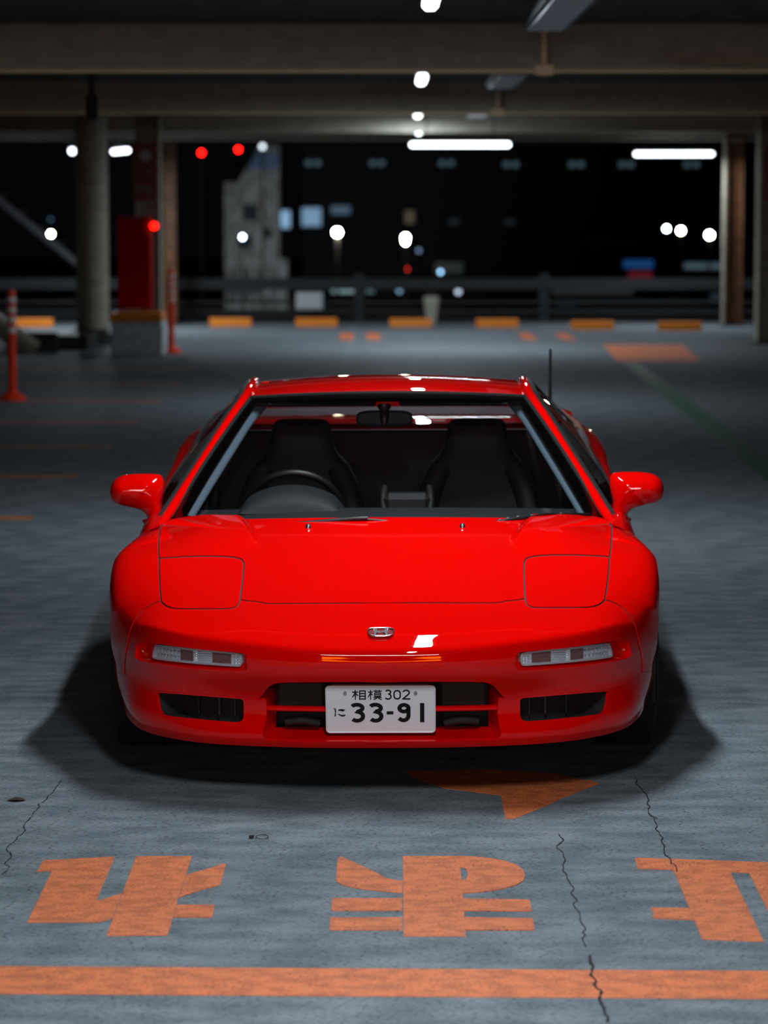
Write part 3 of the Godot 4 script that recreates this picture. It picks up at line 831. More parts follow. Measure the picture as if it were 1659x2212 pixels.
func build_edge() -> void:
	# pillars
	var p := thing("round_pillar", "pale steel tube pillar with a dark footing beside the diagonal brace", "pillar", Vector3(-3.66, 0, -37.3))
	var m := MB.new()
	lathe(m, [Vector2(0.205, 0.18), Vector2(0.205, 2.94)], 40, Transform3D.IDENTITY)
	obj("shaft", m, M["pillar paint"], p)
	m = MB.new()
	lathe(m, [Vector2(0.34, 0.0), Vector2(0.34, 0.15), Vector2(0.27, 0.17), Vector2(0.205, 0.20)], 40, Transform3D.IDENTITY)
	obj("footing", m, M["dark steel"], p)
	m = MB.new()
	box(m, Vector3(-0.40, 0.09, 1.0), Vector3(1.0, 0.18, 1.2), 0.02)
	obj("plinth", m, M["dark steel"], p)
	h_pillar("square_pillar", "pale pillar carrying the red sign above the grey concrete block", Vector3(-2.86, 0, -36.2), 0.30, M["pillar paint"])
	h_pillar("brown_pillar", "brown pillar at the deck edge behind the second orange post", Vector3(-3.13, 0, -43.2), 0.24, M["brown pillar paint"])
	var bp := h_pillar("brown_pillar", "brown pillar with a bright left edge beyond the last yellow wheel stop", Vector3(5.02, 0, -42.7), 0.24, M["brown pillar paint"])
	m = MB.new()
	tube(m, [Vector3(-0.15, 0.0, 0.1), Vector3(-0.15, 2.94, 0.1)], 0.03, 12)
	obj("drain_pipe", m, M["pillar paint"], bp)
	h_pillar("square_pillar", "pale pillar cut off by the right edge of the photo, carrying a red sign", Vector3(4.86, 0, -37.5), 0.32, M["pillar paint"])
	# diagonal brace and stair stringer
	var b := thing("steel_brace", "pale diagonal steel brace rising to the left from the round pillar's footing", "brace", Vector3(-4.14, 0.02, -35.2))
	m = MB.new()
	tube(m, [Vector3(0, 0.0, 0), Vector3(-4.3, 2.9, 0)], 0.13, 20)
	obj("tube", m, M["pillar paint"], b)
	m = MB.new()
	box(m, Vector3(0.02, 0.1, 0), Vector3(0.5, 0.24, 0.05), 0.01)
	obj("gusset", m, M["dark steel"], b)
	var st := thing("stair_stringer", "grey sloping stair stringer in the dark at the left edge", "stair", Vector3(-4.62, 0.78, -45.5))
	m = MB.new()
	var dirs := Vector3(-2.4, 1.95, 0)
	var bas := Basis(Vector3(0, 0, 1), dirs.signed_angle_to(Vector3.LEFT, Vector3(0, 0, -1)))
	box(m, dirs / 2.0, Vector3(dirs.length(), 0.11, 0.06), 0.01, bas)
	obj("stringer", m, M["grey galvanised steel"], st)
	for k in 8:
		m = MB.new()
		box(m, dirs * (k + 0.5) / 8.0 + Vector3(0, 0.0, -0.47), Vector3(0.26, 0.03, 0.9), 0.006)
		obj("tread", m, M["dark steel"], st)
	# red cabinet on its block, and the red signs
	var blk := thing("concrete_block", "grey concrete block with a yellow painted top in front of the square pillar", "block", Vector3(-2.86, 0, -34.65))
	m = MB.new()
	box(m, Vector3(0, 0.20, 0), Vector3(0.60, 0.40, 0.62), 0.02)
	obj("block", m, M["grey block concrete"], blk)
	m = MB.new()
	box(m, Vector3(-0.015, 0.45, 0), Vector3(0.62, 0.105, 0.64), 0.02)
	obj("painted_top", m, M["yellow stop paint"], blk)
	var cab := thing("hose_cabinet", "tall narrow dark red cabinet standing behind the yellow-topped block", "cabinet", Vector3(-2.93, 0.52, -34.95))
	m = MB.new()
	box(m, Vector3(0, 0.55, 0), Vector3(0.40, 1.08, 0.22), 0.012)
	obj("body", m, M["cabinet red"], cab)
	m = MB.new()
	box(m, Vector3(-0.02, 0.55, 0.115), Vector3(0.33, 1.0, 0.015), 0.005)
	obj("door", m, M["cabinet red"], cab)
	m = MB.new()
	lathe(m, [Vector2(0.0, 0.03), Vector2(0.03, 0.02), Vector2(0.04, 0.0)], 20, Transform3D(Basis(Vector3.RIGHT, PI / 2), Vector3(0.24, 0.98, 0.12)))
	obj("warning_light", m, glow("warning red", Color(1.0, 0.07, 0.02), 6.0), cab)
	for k in 4:
		m = MB.new()
		box(m, Vector3(-0.15 if k % 2 == 0 else 0.15, 0.005, -0.06 if k < 2 else 0.06), Vector3(0.03, 0.03, 0.03))
		obj("foot", m, M["dark steel"], cab)
	for k in [[-2.88, 1.80, -35.9, "hanging red sign with a pale round emblem on the pillar above the red cabinet"], [4.90, 1.79, -37.2, "red sign on the pale pillar at the right edge of the photo"]]:
		var sg := thing("wall_sign", k[3], "sign", Vector3(k[0], k[1], k[2]), 0.0, "red signs on the pale pillars")
		m = MB.new()
		box(m, Vector3(0, 0.34, 0), Vector3(0.30, 0.68, 0.02), 0.004)
		obj("board", m, M["sign red"], sg)
		m = MB.new()
		var disc := PackedVector2Array()
		for a in 28:
			disc.append(Vector2(cos(TAU * a / 28), sin(TAU * a / 28)) * 0.066)
		prism(m, disc, Transform3D(Basis.IDENTITY, Vector3(0.01, 0.53, 0)), 0.009, 0.013)
		obj("emblem", m, M["sign white"], sg)
		for q in [[-0.02, 0.33, 0.04, 0.022], [0.065, 0.34, 0.05, 0.07], [-0.08, 0.14, 0.055, 0.09], [-0.01, 0.15, 0.05, 0.07], [0.055, 0.12, 0.07, 0.07]]:
			m = MB.new()
			box(m, Vector3(q[0], q[1], 0.011), Vector3(q[2], q[3], 0.004), 0.001)
			obj("mark", m, M["grey galvanised steel"], sg)
	# flexible orange posts
	for k in [[-3.36, -26.75, "orange marker post with white bands nearest the left edge"], [-2.52, -35.1, "orange marker post with white bands beside the concrete block"]]:
		var po := thing("marker_post", k[2], "bollard", Vector3(k[0], 0, k[1]), 0.0, "orange marker posts")
		m = MB.new()
		lathe(m, [Vector2(0.0, 0.0), Vector2(0.125, 0.0), Vector2(0.12, 0.03), Vector2(0.06, 0.07), Vector2(0.042, 0.09)], 28, Transform3D.IDENTITY)
		obj("base", m, M["post orange"], po)
		m = MB.new()
		lathe(m, [Vector2(0.040, 0.07), Vector2(0.040, 0.97), Vector2(0.033, 0.99), Vector2(0.0, 1.0)], 28, Transform3D.IDENTITY)
		obj("tube", m, M["post orange"], po)
		for y in [0.61, 0.70, 0.79, 0.88]:
			m = MB.new()
			lathe(m, [Vector2(0.0405, y), Vector2(0.0425, y), Vector2(0.0425, y + 0.052), Vector2(0.0405, y + 0.052)], 28, Transform3D.IDENTITY)
			obj("band", m, M["white tape"], po)
	# yellow wheel stops along the far edge
	var first: Node3D
	var place := [[-2.20, -42.55, "yellow wheel stop nearest the second orange post"], [-0.965, -42.55, "yellow wheel stop below the pale box on the far railing"], [0.382, -42.4, "yellow wheel stop just left of the beige bin-like post"], [1.612, -42.25, "yellow wheel stop in the middle of the right half, before the gap"], [2.915, -41.5, "yellow wheel stop behind the faded orange square"], [4.108, -41.2, "yellow wheel stop nearest the brown pillar on the right"], [-5.03, -42.4, "yellow wheel stop peeping out left of the round pillar"]]
	for k in place.size():
		if k == 0:
			first = thing("wheel_stop", place[k][2], "wheel stop", Vector3(place[k][0], 0, place[k][1]), 0.0, "yellow wheel stops at the far edge")
			m = MB.new()
			prism(m, PackedVector2Array([Vector2(-0.075, 0), Vector2(0.075, 0), Vector2(0.06, 0.10), Vector2(0.045, 0.12), Vector2(-0.045, 0.12), Vector2(-0.06, 0.10)]), Transform3D(Basis(Vector3.UP, PI / 2), Vector3.ZERO), -0.3, 0.3, 0.012)
			obj("body", m, M["yellow stop paint"], first)
			for s in [-0.2, 0.2]:
				m = MB.new()
				lathe(m, [Vector2(0.0, 0.124), Vector2(0.016, 0.122), Vector2(0.018, 0.118)], 12, Transform3D(Basis.IDENTITY, Vector3(s, 0, 0)))
				obj("bolt", m, M["dark steel"], first)
		else:
			copy(first, Vector3(place[k][0], 0, place[k][1]), place[k][2])
	# the kerb and railing at the open edge
	m = MB.new()
	box(m, Vector3(0, 0.06, -44.25), Vector3(70, 0.12, 0.25), 0.015)
	structure("trim_1", m, M["dark steel"])
	var rail := thing("guard_railing", "dark steel guard railing along the open far edge of the deck", "railing", Vector3(0, 0, -44.0))
	for k in [[0.57, 0.17], [0.30, 0.05], [0.17, 0.05]]:
		m = MB.new()
		box(m, Vector3(0, k[0], 0.06), Vector3(30, k[1], 0.035), 0.008)
		obj("rail", m, M["dark steel"], rail)
	for k in 13:
		m = MB.new()
		box(m, Vector3(-0.37 + 2.74 * (k - 5), 0.36, 0), Vector3(0.15, 0.72, 0.10), 0.008)
		obj("post", m, M["dark steel"], rail)
	var bx := thing("meter_box", "pale grey square box fixed to the railing above a wheel stop", "box", Vector3(-1.10, 0.19, -43.85))
	m = MB.new()
	box(m, Vector3(0, 0.13, 0), Vector3(0.40, 0.26, 0.14), 0.015)
	obj("body", m, M["sign white"], bx)
	m = MB.new()
	box(m, Vector3(0, 0.13, 0.075), Vector3(0.34, 0.20, 0.012), 0.004)
	obj("lid", m, M["sign white"], bx)
	var bn := thing("short_post", "short beige tapered post between two wheel stops at the far edge", "post", Vector3(0.69, 0, -43.4))
	m = MB.new()
	lathe(m, [Vector2(0.075, 0.0), Vector2(0.09, 0.16), Vector2(0.115, 0.36), Vector2(0.11, 0.40), Vector2(0.0, 0.41)], 24, Transform3D.IDENTITY)
	obj("body", m, M["cream steel paint"], bn)
	m = MB.new()
	lathe(m, [Vector2(0.09, 0.40), Vector2(0.085, 0.45), Vector2(0.0, 0.46)], 24, Transform3D.IDENTITY)
	obj("cap", m, M["dark steel"], bn)

func town_light(label: String, at: Vector3, r: float, c: Color, power: float, pole := 0.0, shine := 0.0) -> void:
	var t := thing("street_lamp", label, "street lamp", at)
	var m := SphereMesh.new()
	m.radius = r
	m.height = r * 2.0
	m.radial_segments = 20
	m.rings = 10
	obj("lamp_head", m, glow("town glow %s %s" % [c.to_html(false), power], c, power), t)
	var q := MB.new()
	tube(q, [Vector3(0, -r, 0), Vector3(0, -9.0 - at.y, 0)], r * 0.42, 10)
	obj("pole", q, M["grey galvanised steel"] if pole > 0.0 else M["matt black"], t)
	if pole > 0.0:
		q = MB.new()
		lathe(q, [Vector2(r * 1.3, r * 0.9), Vector2(r * 0.6, r * 1.3), Vector2(0, r * 1.35)], 16, Transform3D.IDENTITY)
		obj("hood", q, M["dark steel"], t)
	if shine > 0.0:
		var l := OmniLight3D.new()
		l.name = "light"
		l.light_color = c
		l.light_energy = shine
		l.light_size = r * 0.9
		l.omni_range = 300.0
		l.omni_attenuation = 2.0
		l.shadow_enabled = true
		t.add_child(l)

func build_town() -> void:
	var m := MB.new()
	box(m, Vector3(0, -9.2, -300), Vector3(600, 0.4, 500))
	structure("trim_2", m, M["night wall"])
	m.v.clear()
	# the pale tower with its stepped top
	var tw := thing("tower_building", "tall pale grey building with a stepped outline far beyond the railing", "building", Vector3(-13.5, -9.0, -300))
	m = MB.new()
	prism(m, PackedVector2Array([Vector2(-2.4, 0), Vector2(3.8, 0), Vector2(3.8, 4.9), Vector2(3.0, 5.1), Vector2(3.0, 16.2), Vector2(1.1, 16.2), Vector2(-0.3, 13.8), Vector2(-1.0, 12.6), Vector2(-2.4, 12.6)]), Transform3D.IDENTITY, -3.0, 3.0)
	obj("wall", m, M["pale cladding"], tw)
	m = MB.new()
	prism(m, PackedVector2Array([Vector2(-0.1, 0), Vector2(2.9, 0), Vector2(2.9, 1.7), Vector2(0.85, 1.7)]), Transform3D(Basis.IDENTITY, Vector3(0, 13.9, 3.0)), 0.0, 0.15)
	obj("sign_band", m, mat("blue band", Color(0.16, 0.26, 0.36), 0.6), tw)
	for k in [[0.2, 9.6, 1.5, 1.6], [-0.4, 6.7, 1.4, 1.3], [1.9, 7.6, 0.8, 1.1]]:
		m = MB.new()
		box(m, Vector3(k[0], k[1], 3.05), Vector3(k[2], k[3], 0.12))
		obj("window", m, M["night wall"], tw)
	for k in 12:
		m = MB.new()
		box(m, Vector3(-2.2 + 0.45 * k, 2.4, 3.12), Vector3(0.14, 3.6, 0.16))
		obj("mullion", m, M["night wall"] if k % 3 else M["pale cladding"], tw)
	var fl := SpotLight3D.new()  # unseen spotlight added to brighten the tower wall
	fl.name = "added_tower_spot"
	fl.position = Vector3(6, -6, 26)
	fl.light_energy = 330.0
	fl.light_color = Color(0.95, 0.98, 1.0)
	fl.light_size = 0.4
	fl.spot_angle = 50.0
	fl.spot_range = 400.0
	fl.spot_attenuation = 2.0
	fl.shadow_enabled = true
	tw.add_child(fl)
	fl.look_at_from_position(tw.position + Vector3(7, 2, 26), tw.position + Vector3(0.4, 9.5, 0))
	# the long dark building with a row of paired lights
	var ob := thing("dark_building", "long unlit building across the night, with rows of faint paired lights", "building", Vector3(22, -9.0, -330))
	m = MB.new()
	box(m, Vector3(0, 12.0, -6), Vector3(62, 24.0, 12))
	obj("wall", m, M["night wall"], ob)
	m = MB.new()
	box(m, Vector3(14, 6.2, 0.3), Vector3(26, 0.5, 0.5), 0.05)
	obj("canopy", m, M["grey galvanised steel"], ob)
	var dim := glow("dim office light", Color(0.55, 0.72, 0.80), 0.16)
	for k in [[-29.84, 14.92], [-22.77, 14.92], [-15.09, 14.92], [-7.97, 14.77], [-0.70, 14.77], [4.81, 14.77], [12.03, 14.77]]:
		for s in [-0.49, 0.49]:
			m = MB.new()
			box(m, Vector3(k[0] + s, k[1], 0.08), Vector3(0.62, 0.55, 0.16), 0.04)
			obj("window_light", m, dim, ob)
	for k in [[-33.29, 8.73, 1.75, 1.9, 0.62], [-30.04, 8.99, 2.1, 2.0, 0.42], [-26.80, 9.76, 2.1, 0.9, 0.12], [-19.16, 8.99, 1.0, 1.4, 0.1]]:
		m = MB.new()
		box(m, Vector3(k[0], k[1], 0.08), Vector3(k[2], k[3], 0.16), 0.04)
		obj("lit_window", m, glow("window light %s" % k[0], Color(0.62, 0.80, 0.95) if k[4] > 0.11 else Color(0.75, 0.68, 0.52), k[4]), ob)
	for k in [[-8.08, 8.42], [-14.27, 8.47]]:
		m = MB.new()
		box(m, Vector3(k[0], k[1], 0.08), Vector3(1.1, 0.5, 0.16), 0.04)
		obj("window_light", m, glow("faint window light %s" % k[0], Color(0.5, 0.6, 0.65), 0.035), ob)
	# lamps of the town
	var white := Color(1.0, 0.93, 0.80)
	town_light("brightest white street lamp on a pole left of the middle, above the railing", Vector3(-1.73, .63, -110), 0.13, white, 150.0, 5.0, 6.0)
	town_light("tall-looking white street lamp on a pole just right of the middle", Vector3(.87, .31, -120), 0.12, white, 110.0, 5.0, 4.0)
	town_light("second head under the tall-looking white street lamp", Vector3(.84, .2, -116), 0.09, white, 90.0)
	town_light("leftmost white street lamp, left of the round pillar", Vector3(-12.31, .57, -110), 0.08, white, 90.0)
	town_light("small bluish street lamp in front of the pale tower", Vector3(-6.66, .09, -140), 0.09, Color(0.8, 0.9, 1.0), 22.0)
	town_light("left lamp of the close pair in the right half", Vector3(13.29, .48, -140), 0.09, Color(0.85, 0.93, 1.0), 60.0)
	town_light("right lamp of the close pair in the right half", Vector3(12.97, .49, -130), 0.11, white, 110.0)
	town_light("white street lamp nearest the brown pillar on the right", Vector3(13.13, .41, -120), 0.12, white, 130.0)
	town_light("pale blue lamp low behind the railing right of the middle", Vector3(2.28, -1.07, -120), 0.07, Color(0.55, 0.75, 0.9), 6.0)
	town_light("red tower light on the left of the two in the sky", Vector3(-18.35, 6.58, -300), 0.2, Color(1.0, 0.05, 0.03), 28.0)
	town_light("red tower light on the right of the two in the sky", Vector3(-15.53, 7.21, -318), 0.2, Color(1.0, 0.05, 0.03), 32.0)
	town_light("pale lamp at the top of the tower building", Vector3(-10.18, 6.29, -250), 0.2, Color(0.7, 0.75, 0.78), 5.0)
	town_light("dull red lamp low behind the railing", Vector3(.95, -1.05, -124), 0.07, Color(0.8, 0.15, 0.15), 4.0)
	town_light("faint blue lamp above the leftmost street lamp", Vector3(-15.67, .92, -140), 0.08, Color(0.3, 0.42, 0.5), 1.0)
	town_light("faint bluish lamp to the lower right of the tall-looking street lamp", Vector3(1.58, -.46, -135), 0.08, Color(0.4, 0.5, 0.6), 2.2)
	town_light("grey lamp low left of the beige short post", Vector3(.67, -2.13, -130), 0.10, Color(0.45, 0.6, 0.7), 1.6)
	town_light("pale round lamp low right of the beige short post", Vector3(3.25, -2.17, -130), 0.11, Color(0.6, 0.65, 0.7), 3.0)
	town_light("white lamp at the right end of the row of parked-car lights", Vector3(14.93, -1.09, -130), 0.11, Color(0.75, 0.88, 0.95), 5.0)
	# shop signs and the lights of parked cars beyond the railing; the car roof is only a glowing panel
	for k in [[10.70, -0.86, 1.25, 0.34, Color(0.08, 0.30, 0.55), 0.5, "blue lit shop sign low behind the railing in the right half"], [10.78, -1.35, 1.0, 0.36, Color(0.60, 0.12, 0.22), 0.22, "pink lit shop sign under the blue one"], [-1.70, -1.96, 1.0, 0.22, Color(0.6, 0.75, 0.78), 0.5, "pale bright panel seen under the railing left of the middle"], [-5.82, -1.96, 1.45, 0.26, Color(0.4, 0.45, 0.48), 0.14, "long dim pale panel under the railing below the tower"], [-0.59, -1.96, 0.35, 0.24, Color(0.45, 0.6, 0.65), 0.3, "small pale panel next to the bright one under the railing"], [13.48, -0.94, 1.7, 0.26, Color(0.45, 0.58, 0.65), 0.22, "row of pale lights near the brown pillar on the right"], [8.79, -2.03, 3.4, 0.20, Color(0.4, 0.43, 0.45), 0.12, "long grey strip of light seen between the railing bars"], [7.71, -2.48, 0.9, 0.2, Color(0.4, 0.45, 0.5), 0.12, "short grey strip of light below the long one"], [14.06, -2.21, 0.6, 0.3, Color(0.35, 0.45, 0.55), 0.10, "dim bluish panel below the railing near the right pillar"], [2.73, -1.02, 1.2, 0.5, Color(0.2, 0.32, 0.38), 0.10, "dim bluish glowing panel in place of a lit car roof behind the railing right of the middle"]]:
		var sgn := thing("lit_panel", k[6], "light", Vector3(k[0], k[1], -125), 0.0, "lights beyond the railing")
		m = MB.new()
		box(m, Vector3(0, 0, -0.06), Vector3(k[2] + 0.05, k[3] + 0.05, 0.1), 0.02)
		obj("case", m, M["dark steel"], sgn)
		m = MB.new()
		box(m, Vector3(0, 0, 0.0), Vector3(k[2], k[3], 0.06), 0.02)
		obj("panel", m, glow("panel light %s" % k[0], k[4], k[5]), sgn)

func build_paint() -> void:
	var arrow := MB.new()
	var tip := PackedVector2Array()
	for i in range(0, PAINT_ARROW[0].size(), 2):
		tip.append(Vector2(PAINT_ARROW[0][i], -PAINT_ARROW[0][i + 1]))
	prism(arrow, tip, Transform3D(Basis(Vector3.RIGHT, -PI / 2), Vector3.ZERO), -0.001, 0.0012, 0.0004)
	tag(obj("floor_arrow", arrow, M["orange road paint"]), "orange painted arrowhead half in the shadow under the red car", "road marking")
	for k in [[PAINT_A, "orange painted floor character on the left, of two slanted strokes with a fork"], [PAINT_B, "orange painted floor character in the middle, with a wide stem and two wings"], [PAINT_C, "orange painted floor character cut off by the right edge of the photo"]]:
		var t := thing("floor_lettering", k[1], "road marking")
		var y := 0.0012
		for p in k[0]:
			var m := MB.new()
			var q := PackedVector2Array()
			for i in range(0, p.size(), 2):
				q.append(Vector2(p[i], -p[i + 1]))
			prism(m, q, Transform3D(Basis(Vector3.RIGHT, -PI / 2), Vector3.ZERO), -0.001, y, 0.0004)
			obj("stroke", m, M["orange road paint"], t)
			y += 0.00025
	for k in [["floor_stripe", "long orange stripe across the floor in the foreground", [Vector2(-5, 6.93), Vector2(5, 6.69), Vector2(5, 6.44), Vector2(-5, 6.69)], "orange road paint"], ["floor_stripe", "green painted line running away on the floor to the right of the car", [Vector2(2.66, 33.0), Vector2(2.84, 33.0), Vector2(2.66, 19.0), Vector2(2.46, 19.0)], "green road paint"], ["floor_patch", "faded orange square painted on the floor near the far wheel stops", [Vector2(2.74, 37.1), Vector2(3.74, 37.1), Vector2(3.56, 33.3), Vector2(2.62, 33.3)], "orange road paint"]]:
		var m := MB.new()
		var q := PackedVector2Array()
		for p in k[2]:
			q.append(p)
		prism(m, q, Transform3D(Basis(Vector3.RIGHT, -PI / 2), Vector3.ZERO), -0.001, 0.0012, 0.0004)
		tag(obj(k[0], m, M[k[3]]), k[1], "road marking")
	var i := 0
	for z in [16.75, 19.3, 21.7, 24.1, 26.65, 29.1, 31.7]:   # bay lines along the left
		var m := MB.new()
		prism(m, PackedVector2Array([Vector2(-7.0, z - 0.075), Vector2(-2.0, z - 0.075), Vector2(-2.0, z + 0.075), Vector2(-7.0, z + 0.075)]), Transform3D(Basis(Vector3.RIGHT, -PI / 2), Vector3.ZERO), -0.001, 0.0012, 0.0004)
		tag(obj("bay_line", m, M["orange road paint"]), ["faded orange bay line nearest the car's mirror, ending in a rounded tip", "faded orange bay line second from the car on the left", "faded orange bay line third from the car on the left", "faded orange bay line fourth from the car on the left", "faded orange bay line level with the nearest orange post", "faded orange bay line just behind the nearest orange post", "farthest faded orange bay line on the left"][i], "road marking", "orange bay lines on the left")
		i += 1
	i = 0
	for x in [-0.48, -0.13, 1.92, 2.42]:
		var m := MB.new()
		prism(m, PackedVector2Array([Vector2(x - 0.09, 38.4), Vector2(x + 0.09, 38.4), Vector2(x + 0.06, 40.4), Vector2(x - 0.12, 40.4)]), Transform3D(Basis(Vector3.RIGHT, -PI / 2), Vector3.ZERO), -0.001, 0.0012, 0.0004)
		tag(obj("bay_dash", m, M["orange road paint"]), ["short orange dash in front of the wheel stops, leftmost of four", "short orange dash in front of the wheel stops, second of four", "short orange dash in front of the wheel stops, third of four", "short orange dash in front of the wheel stops, rightmost of four"][i], "road marking", "orange dashes before the wheel stops")
		i += 1
	# litter on the floor
	var tie := thing("cable_tie", "thin black looped tie lying on the floor before the car", "cable tie", Vector3(-0.375, 0.002, -8.24))
	var m3 := MB.new()
	var loop := []
	for a in 21:
		loop.append(Vector3(0.012 + 0.018 * (1.0 - cos(TAU * a / 21.0)), 0.003, 0.028 * sin(TAU * a / 21.0)))
	tube(m3, loop, 0.0011, 6)
	obj("loop", m3, M["black plastic"], tie)
	m3 = MB.new()
	box(m3, Vector3(0.0, 0.004, 0.0), Vector3(0.014, 0.007, 0.012), 0.001)
	obj("catch", m3, M["black plastic"], tie)
	var leaf := MB.new()
	var lr := []
	for j in 5:
		var row := []
		for q in 9:
			var s := q / 8.0
			var w := 0.011 * sin(PI * s) * (j - 2) / 2.0
			row.append(Vector3(-0.03 + 0.06 * s, 0.002 + 0.0025 * sin(PI * s) + 24.0 * w * w, w * 2.0))
		lr.append(row)
	grid(leaf, lr, Vector3.UP)
	var lo := obj("dry_leaf", leaf, mat("dry leaf", Color(0.16, 0.08, 0.04), 0.8))
	lo.position = Vector3(-1.105, 0.0, -8.77)
	tag(lo, "small dry brown leaf on the floor left of the car's shadow", "leaf")

# ---------------------------------------------------------------- the car

func side_parts(called: String, car: Node3D, material: Material, build: Callable) -> Array:   # the same part on both sides
	var out := []
	for sx in [1.0, -1.0]:
		var m := MB.new()
		build.call(m, sx)
		out.append(obj(called, m, material, car))
	return out

func pane(u0: float, u1: float, v0: float, v1: float, bottom: Callable, top: Callable, bulge: float, nu: int, nv: int, off := 0.0) -> Array:
	var rows := []
	for j in nv + 1:
		var v := lerpf(v0, v1, float(j) / nv)
		var row := []
		for i in nu + 1:
			var u := lerpf(u0, u1, float(i) / nu)
			var a: Vector3 = bottom.call(u)
			var b: Vector3 = top.call(u)
			var nn := (b - a).cross(Vector3(1, 0, 0)).normalized()
			if nn.y < 0.0:
				nn = -nn
			row.append(a.lerp(b, v) + nn * (bulge * 4.0 * v * (1.0 - v) + off))
		rows.append(row)
	return rows

func stroke(m: MB, pts: Array, w: float, at: Transform3D, z0: float, z1: float, rounded := false) -> void:
	var p := PackedVector2Array()
	for q in pts:
		p.append(Vector2(q[0], q[1]))
	for poly in Geometry2D.offset_polyline(p, w / 2.0, Geometry2D.JOIN_ROUND if rounded else Geometry2D.JOIN_MITER, Geometry2D.END_ROUND if rounded else Geometry2D.END_BUTT):
		if not Geometry2D.is_polygon_clockwise(poly):
			prism(m, poly, at, z0, z1)

func arc(c: Vector2, r: Vector2, a0: float, a1: float, n := 14) -> Array:
	var out := []
	for k in n + 1:
		var a := deg_to_rad(lerpf(a0, a1, float(k) / n))
		out.append([c.x + r.x * cos(a), c.y + r.y * sin(a)])
	return out

func build_car() -> void:
	make_shell()
	var red: Material = M["red paint"]
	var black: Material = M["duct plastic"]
	var car := thing("sports_car", "glossy red low sports coupe with closed pop-up headlamps, parked on the grey floor", "car", Vector3(-0.006, 0, -8.75), -0.012)
	car.rotation.z = 0.005
	var hood_e := ring(EDGE_HOOD)
	var lens_e := ring(EDGE_LENS)
	var recess_e := ring(EDGE_RECESS)
	var duct_e := ring(EDGE_DUCT)
	# panels cut from the shell
	var m := MB.new()
	panel(m, hood_e, [], 0.0, 0.0035)
	var hood := obj("bonnet", m, red, car)
	for s in [-1.0, 1.0]:
		m = MB.new()
		var at: Array = shell_at(0.2586, 1.5275)
		var p: Vector3 = at[0] * Vector3(s, 1, 1)
		lathe(m, [Vector2(0.011, -0.002), Vector2(0.010, 0.005), Vector2(0.006, 0.012), Vector2(0.0, 0.014)], 14, Transform3D(Basis.IDENTITY, p))
		obj("washer_nozzle", m, M["satin metal"], hood)
	side_parts("headlamp_lid", car, red, func(mb, sx): panel(mb, ring(EDGE_LID), [], 0.0, 0.0035, [sx]))
	side_parts("front_fender", car, red, func(mb, sx): panel(mb, ring(EDGE_FENDER), [], 0.0, 0.0035, [sx]))
	m = MB.new()
	panel(m, ring(EDGE_BUMPER), [recess_e], 0.0, 0.0035, [1.0, -1.0], 0.034)
	var bumper := obj("front_bumper", m, red, car)
	for sx in [1.0, -1.0]:
		m = MB.new()
		panel(m, recess_e, [], -0.033, 0.0, [sx])
		obj("lamp_recess", m, red, bumper)
	m = MB.new()
	panel(m, ring(EDGE_LIP), [duct_e], 0.0, 0.008, [1.0, -1.0], 0.010)
	var lip := obj("front_spoiler", m, red, car)
	m = MB.new()
	panel(m, ring(EDGE_TOW), [], 0.0015, 0.004, [-1.0])
	obj("tow_hook_cover", m, red, lip)
	side_parts("air_duct", car, M["duct plastic"], func(mb, sx):
		panel(mb, duct_e, [], -0.095, 0.0, [sx])
		panel(mb, duct_e, [], -0.009, 0.087, [sx], -1.0, false))
	for sx in [-1.0, 1.0]:
		for k in [[0.62, 0.004], [0.53, 0.008], [0.47, 0.005]]:
			m = MB.new()
			var q: Array = shell_at(k[0], 0.12)
			box(m, q[0] * Vector3(sx, 1, 1) - q[1] * Vector3(sx, 1, 1) * 0.07, Vector3(k[1], 0.075, 0.02), 0.001)
			obj("duct_vane", m, M["dark steel"], car)
	# dark sheet close under the panels, in place of the shade in gaps
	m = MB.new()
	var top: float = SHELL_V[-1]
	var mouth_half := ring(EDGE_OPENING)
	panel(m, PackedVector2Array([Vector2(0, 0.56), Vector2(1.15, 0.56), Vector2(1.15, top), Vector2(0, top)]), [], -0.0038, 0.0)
	obj("gap_shade_skin", m, black, car)
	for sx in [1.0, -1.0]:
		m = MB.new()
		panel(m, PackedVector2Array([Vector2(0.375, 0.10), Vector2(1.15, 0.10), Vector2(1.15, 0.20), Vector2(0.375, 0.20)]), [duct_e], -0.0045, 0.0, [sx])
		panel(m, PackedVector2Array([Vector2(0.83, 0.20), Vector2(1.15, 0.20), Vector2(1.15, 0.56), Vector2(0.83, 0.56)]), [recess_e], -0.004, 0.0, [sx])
		obj("gap_shade_skin", m, black, car)
	# the mouth: side walls and floor running in to the black radiator space
	m = MB.new()
	var outer := []
	var inner := []
	for k in mouth_half.size() - 1:
		var a := mouth_half[k]
		var b := mouth_half[k + 1]
		var n := maxi(1, ceili(a.distance_to(b) / 0.012))
		for s in n + (1 if k == mouth_half.size() - 2 else 0):
			var w := a.lerp(b, float(s) / n)
			var p: Vector3 = shell_at(w.x, w.y)[0]
			outer.append(p)
			inner.append(Vector3(minf(p.x * 1.0, 0.322), clampf(p.y + (0.012 if p.y < 0.23 else 0.0), 0.205, 0.37), -0.135))
	for k in outer.size() - 1:
		var e: Vector3 = outer[k + 1] - outer[k]
		var dep: Vector3 = inner[k] - outer[k]
		var nn := e.cross(dep).normalized()
		var mid := Vector3(0.0, 0.28, -0.07)
		if nn.dot(mid - outer[k]) < 0.0:
			nn = -nn
		for sx in [1.0, -1.0]:
			var f := Vector3(sx, 1, 1)
			m.quad(outer[k] * f, outer[k + 1] * f, inner[k + 1] * f, inner[k] * f, nn * f, nn * f, nn * f, nn * f)
	obj("mouth_surround", m, red, lip)
	m = MB.new()
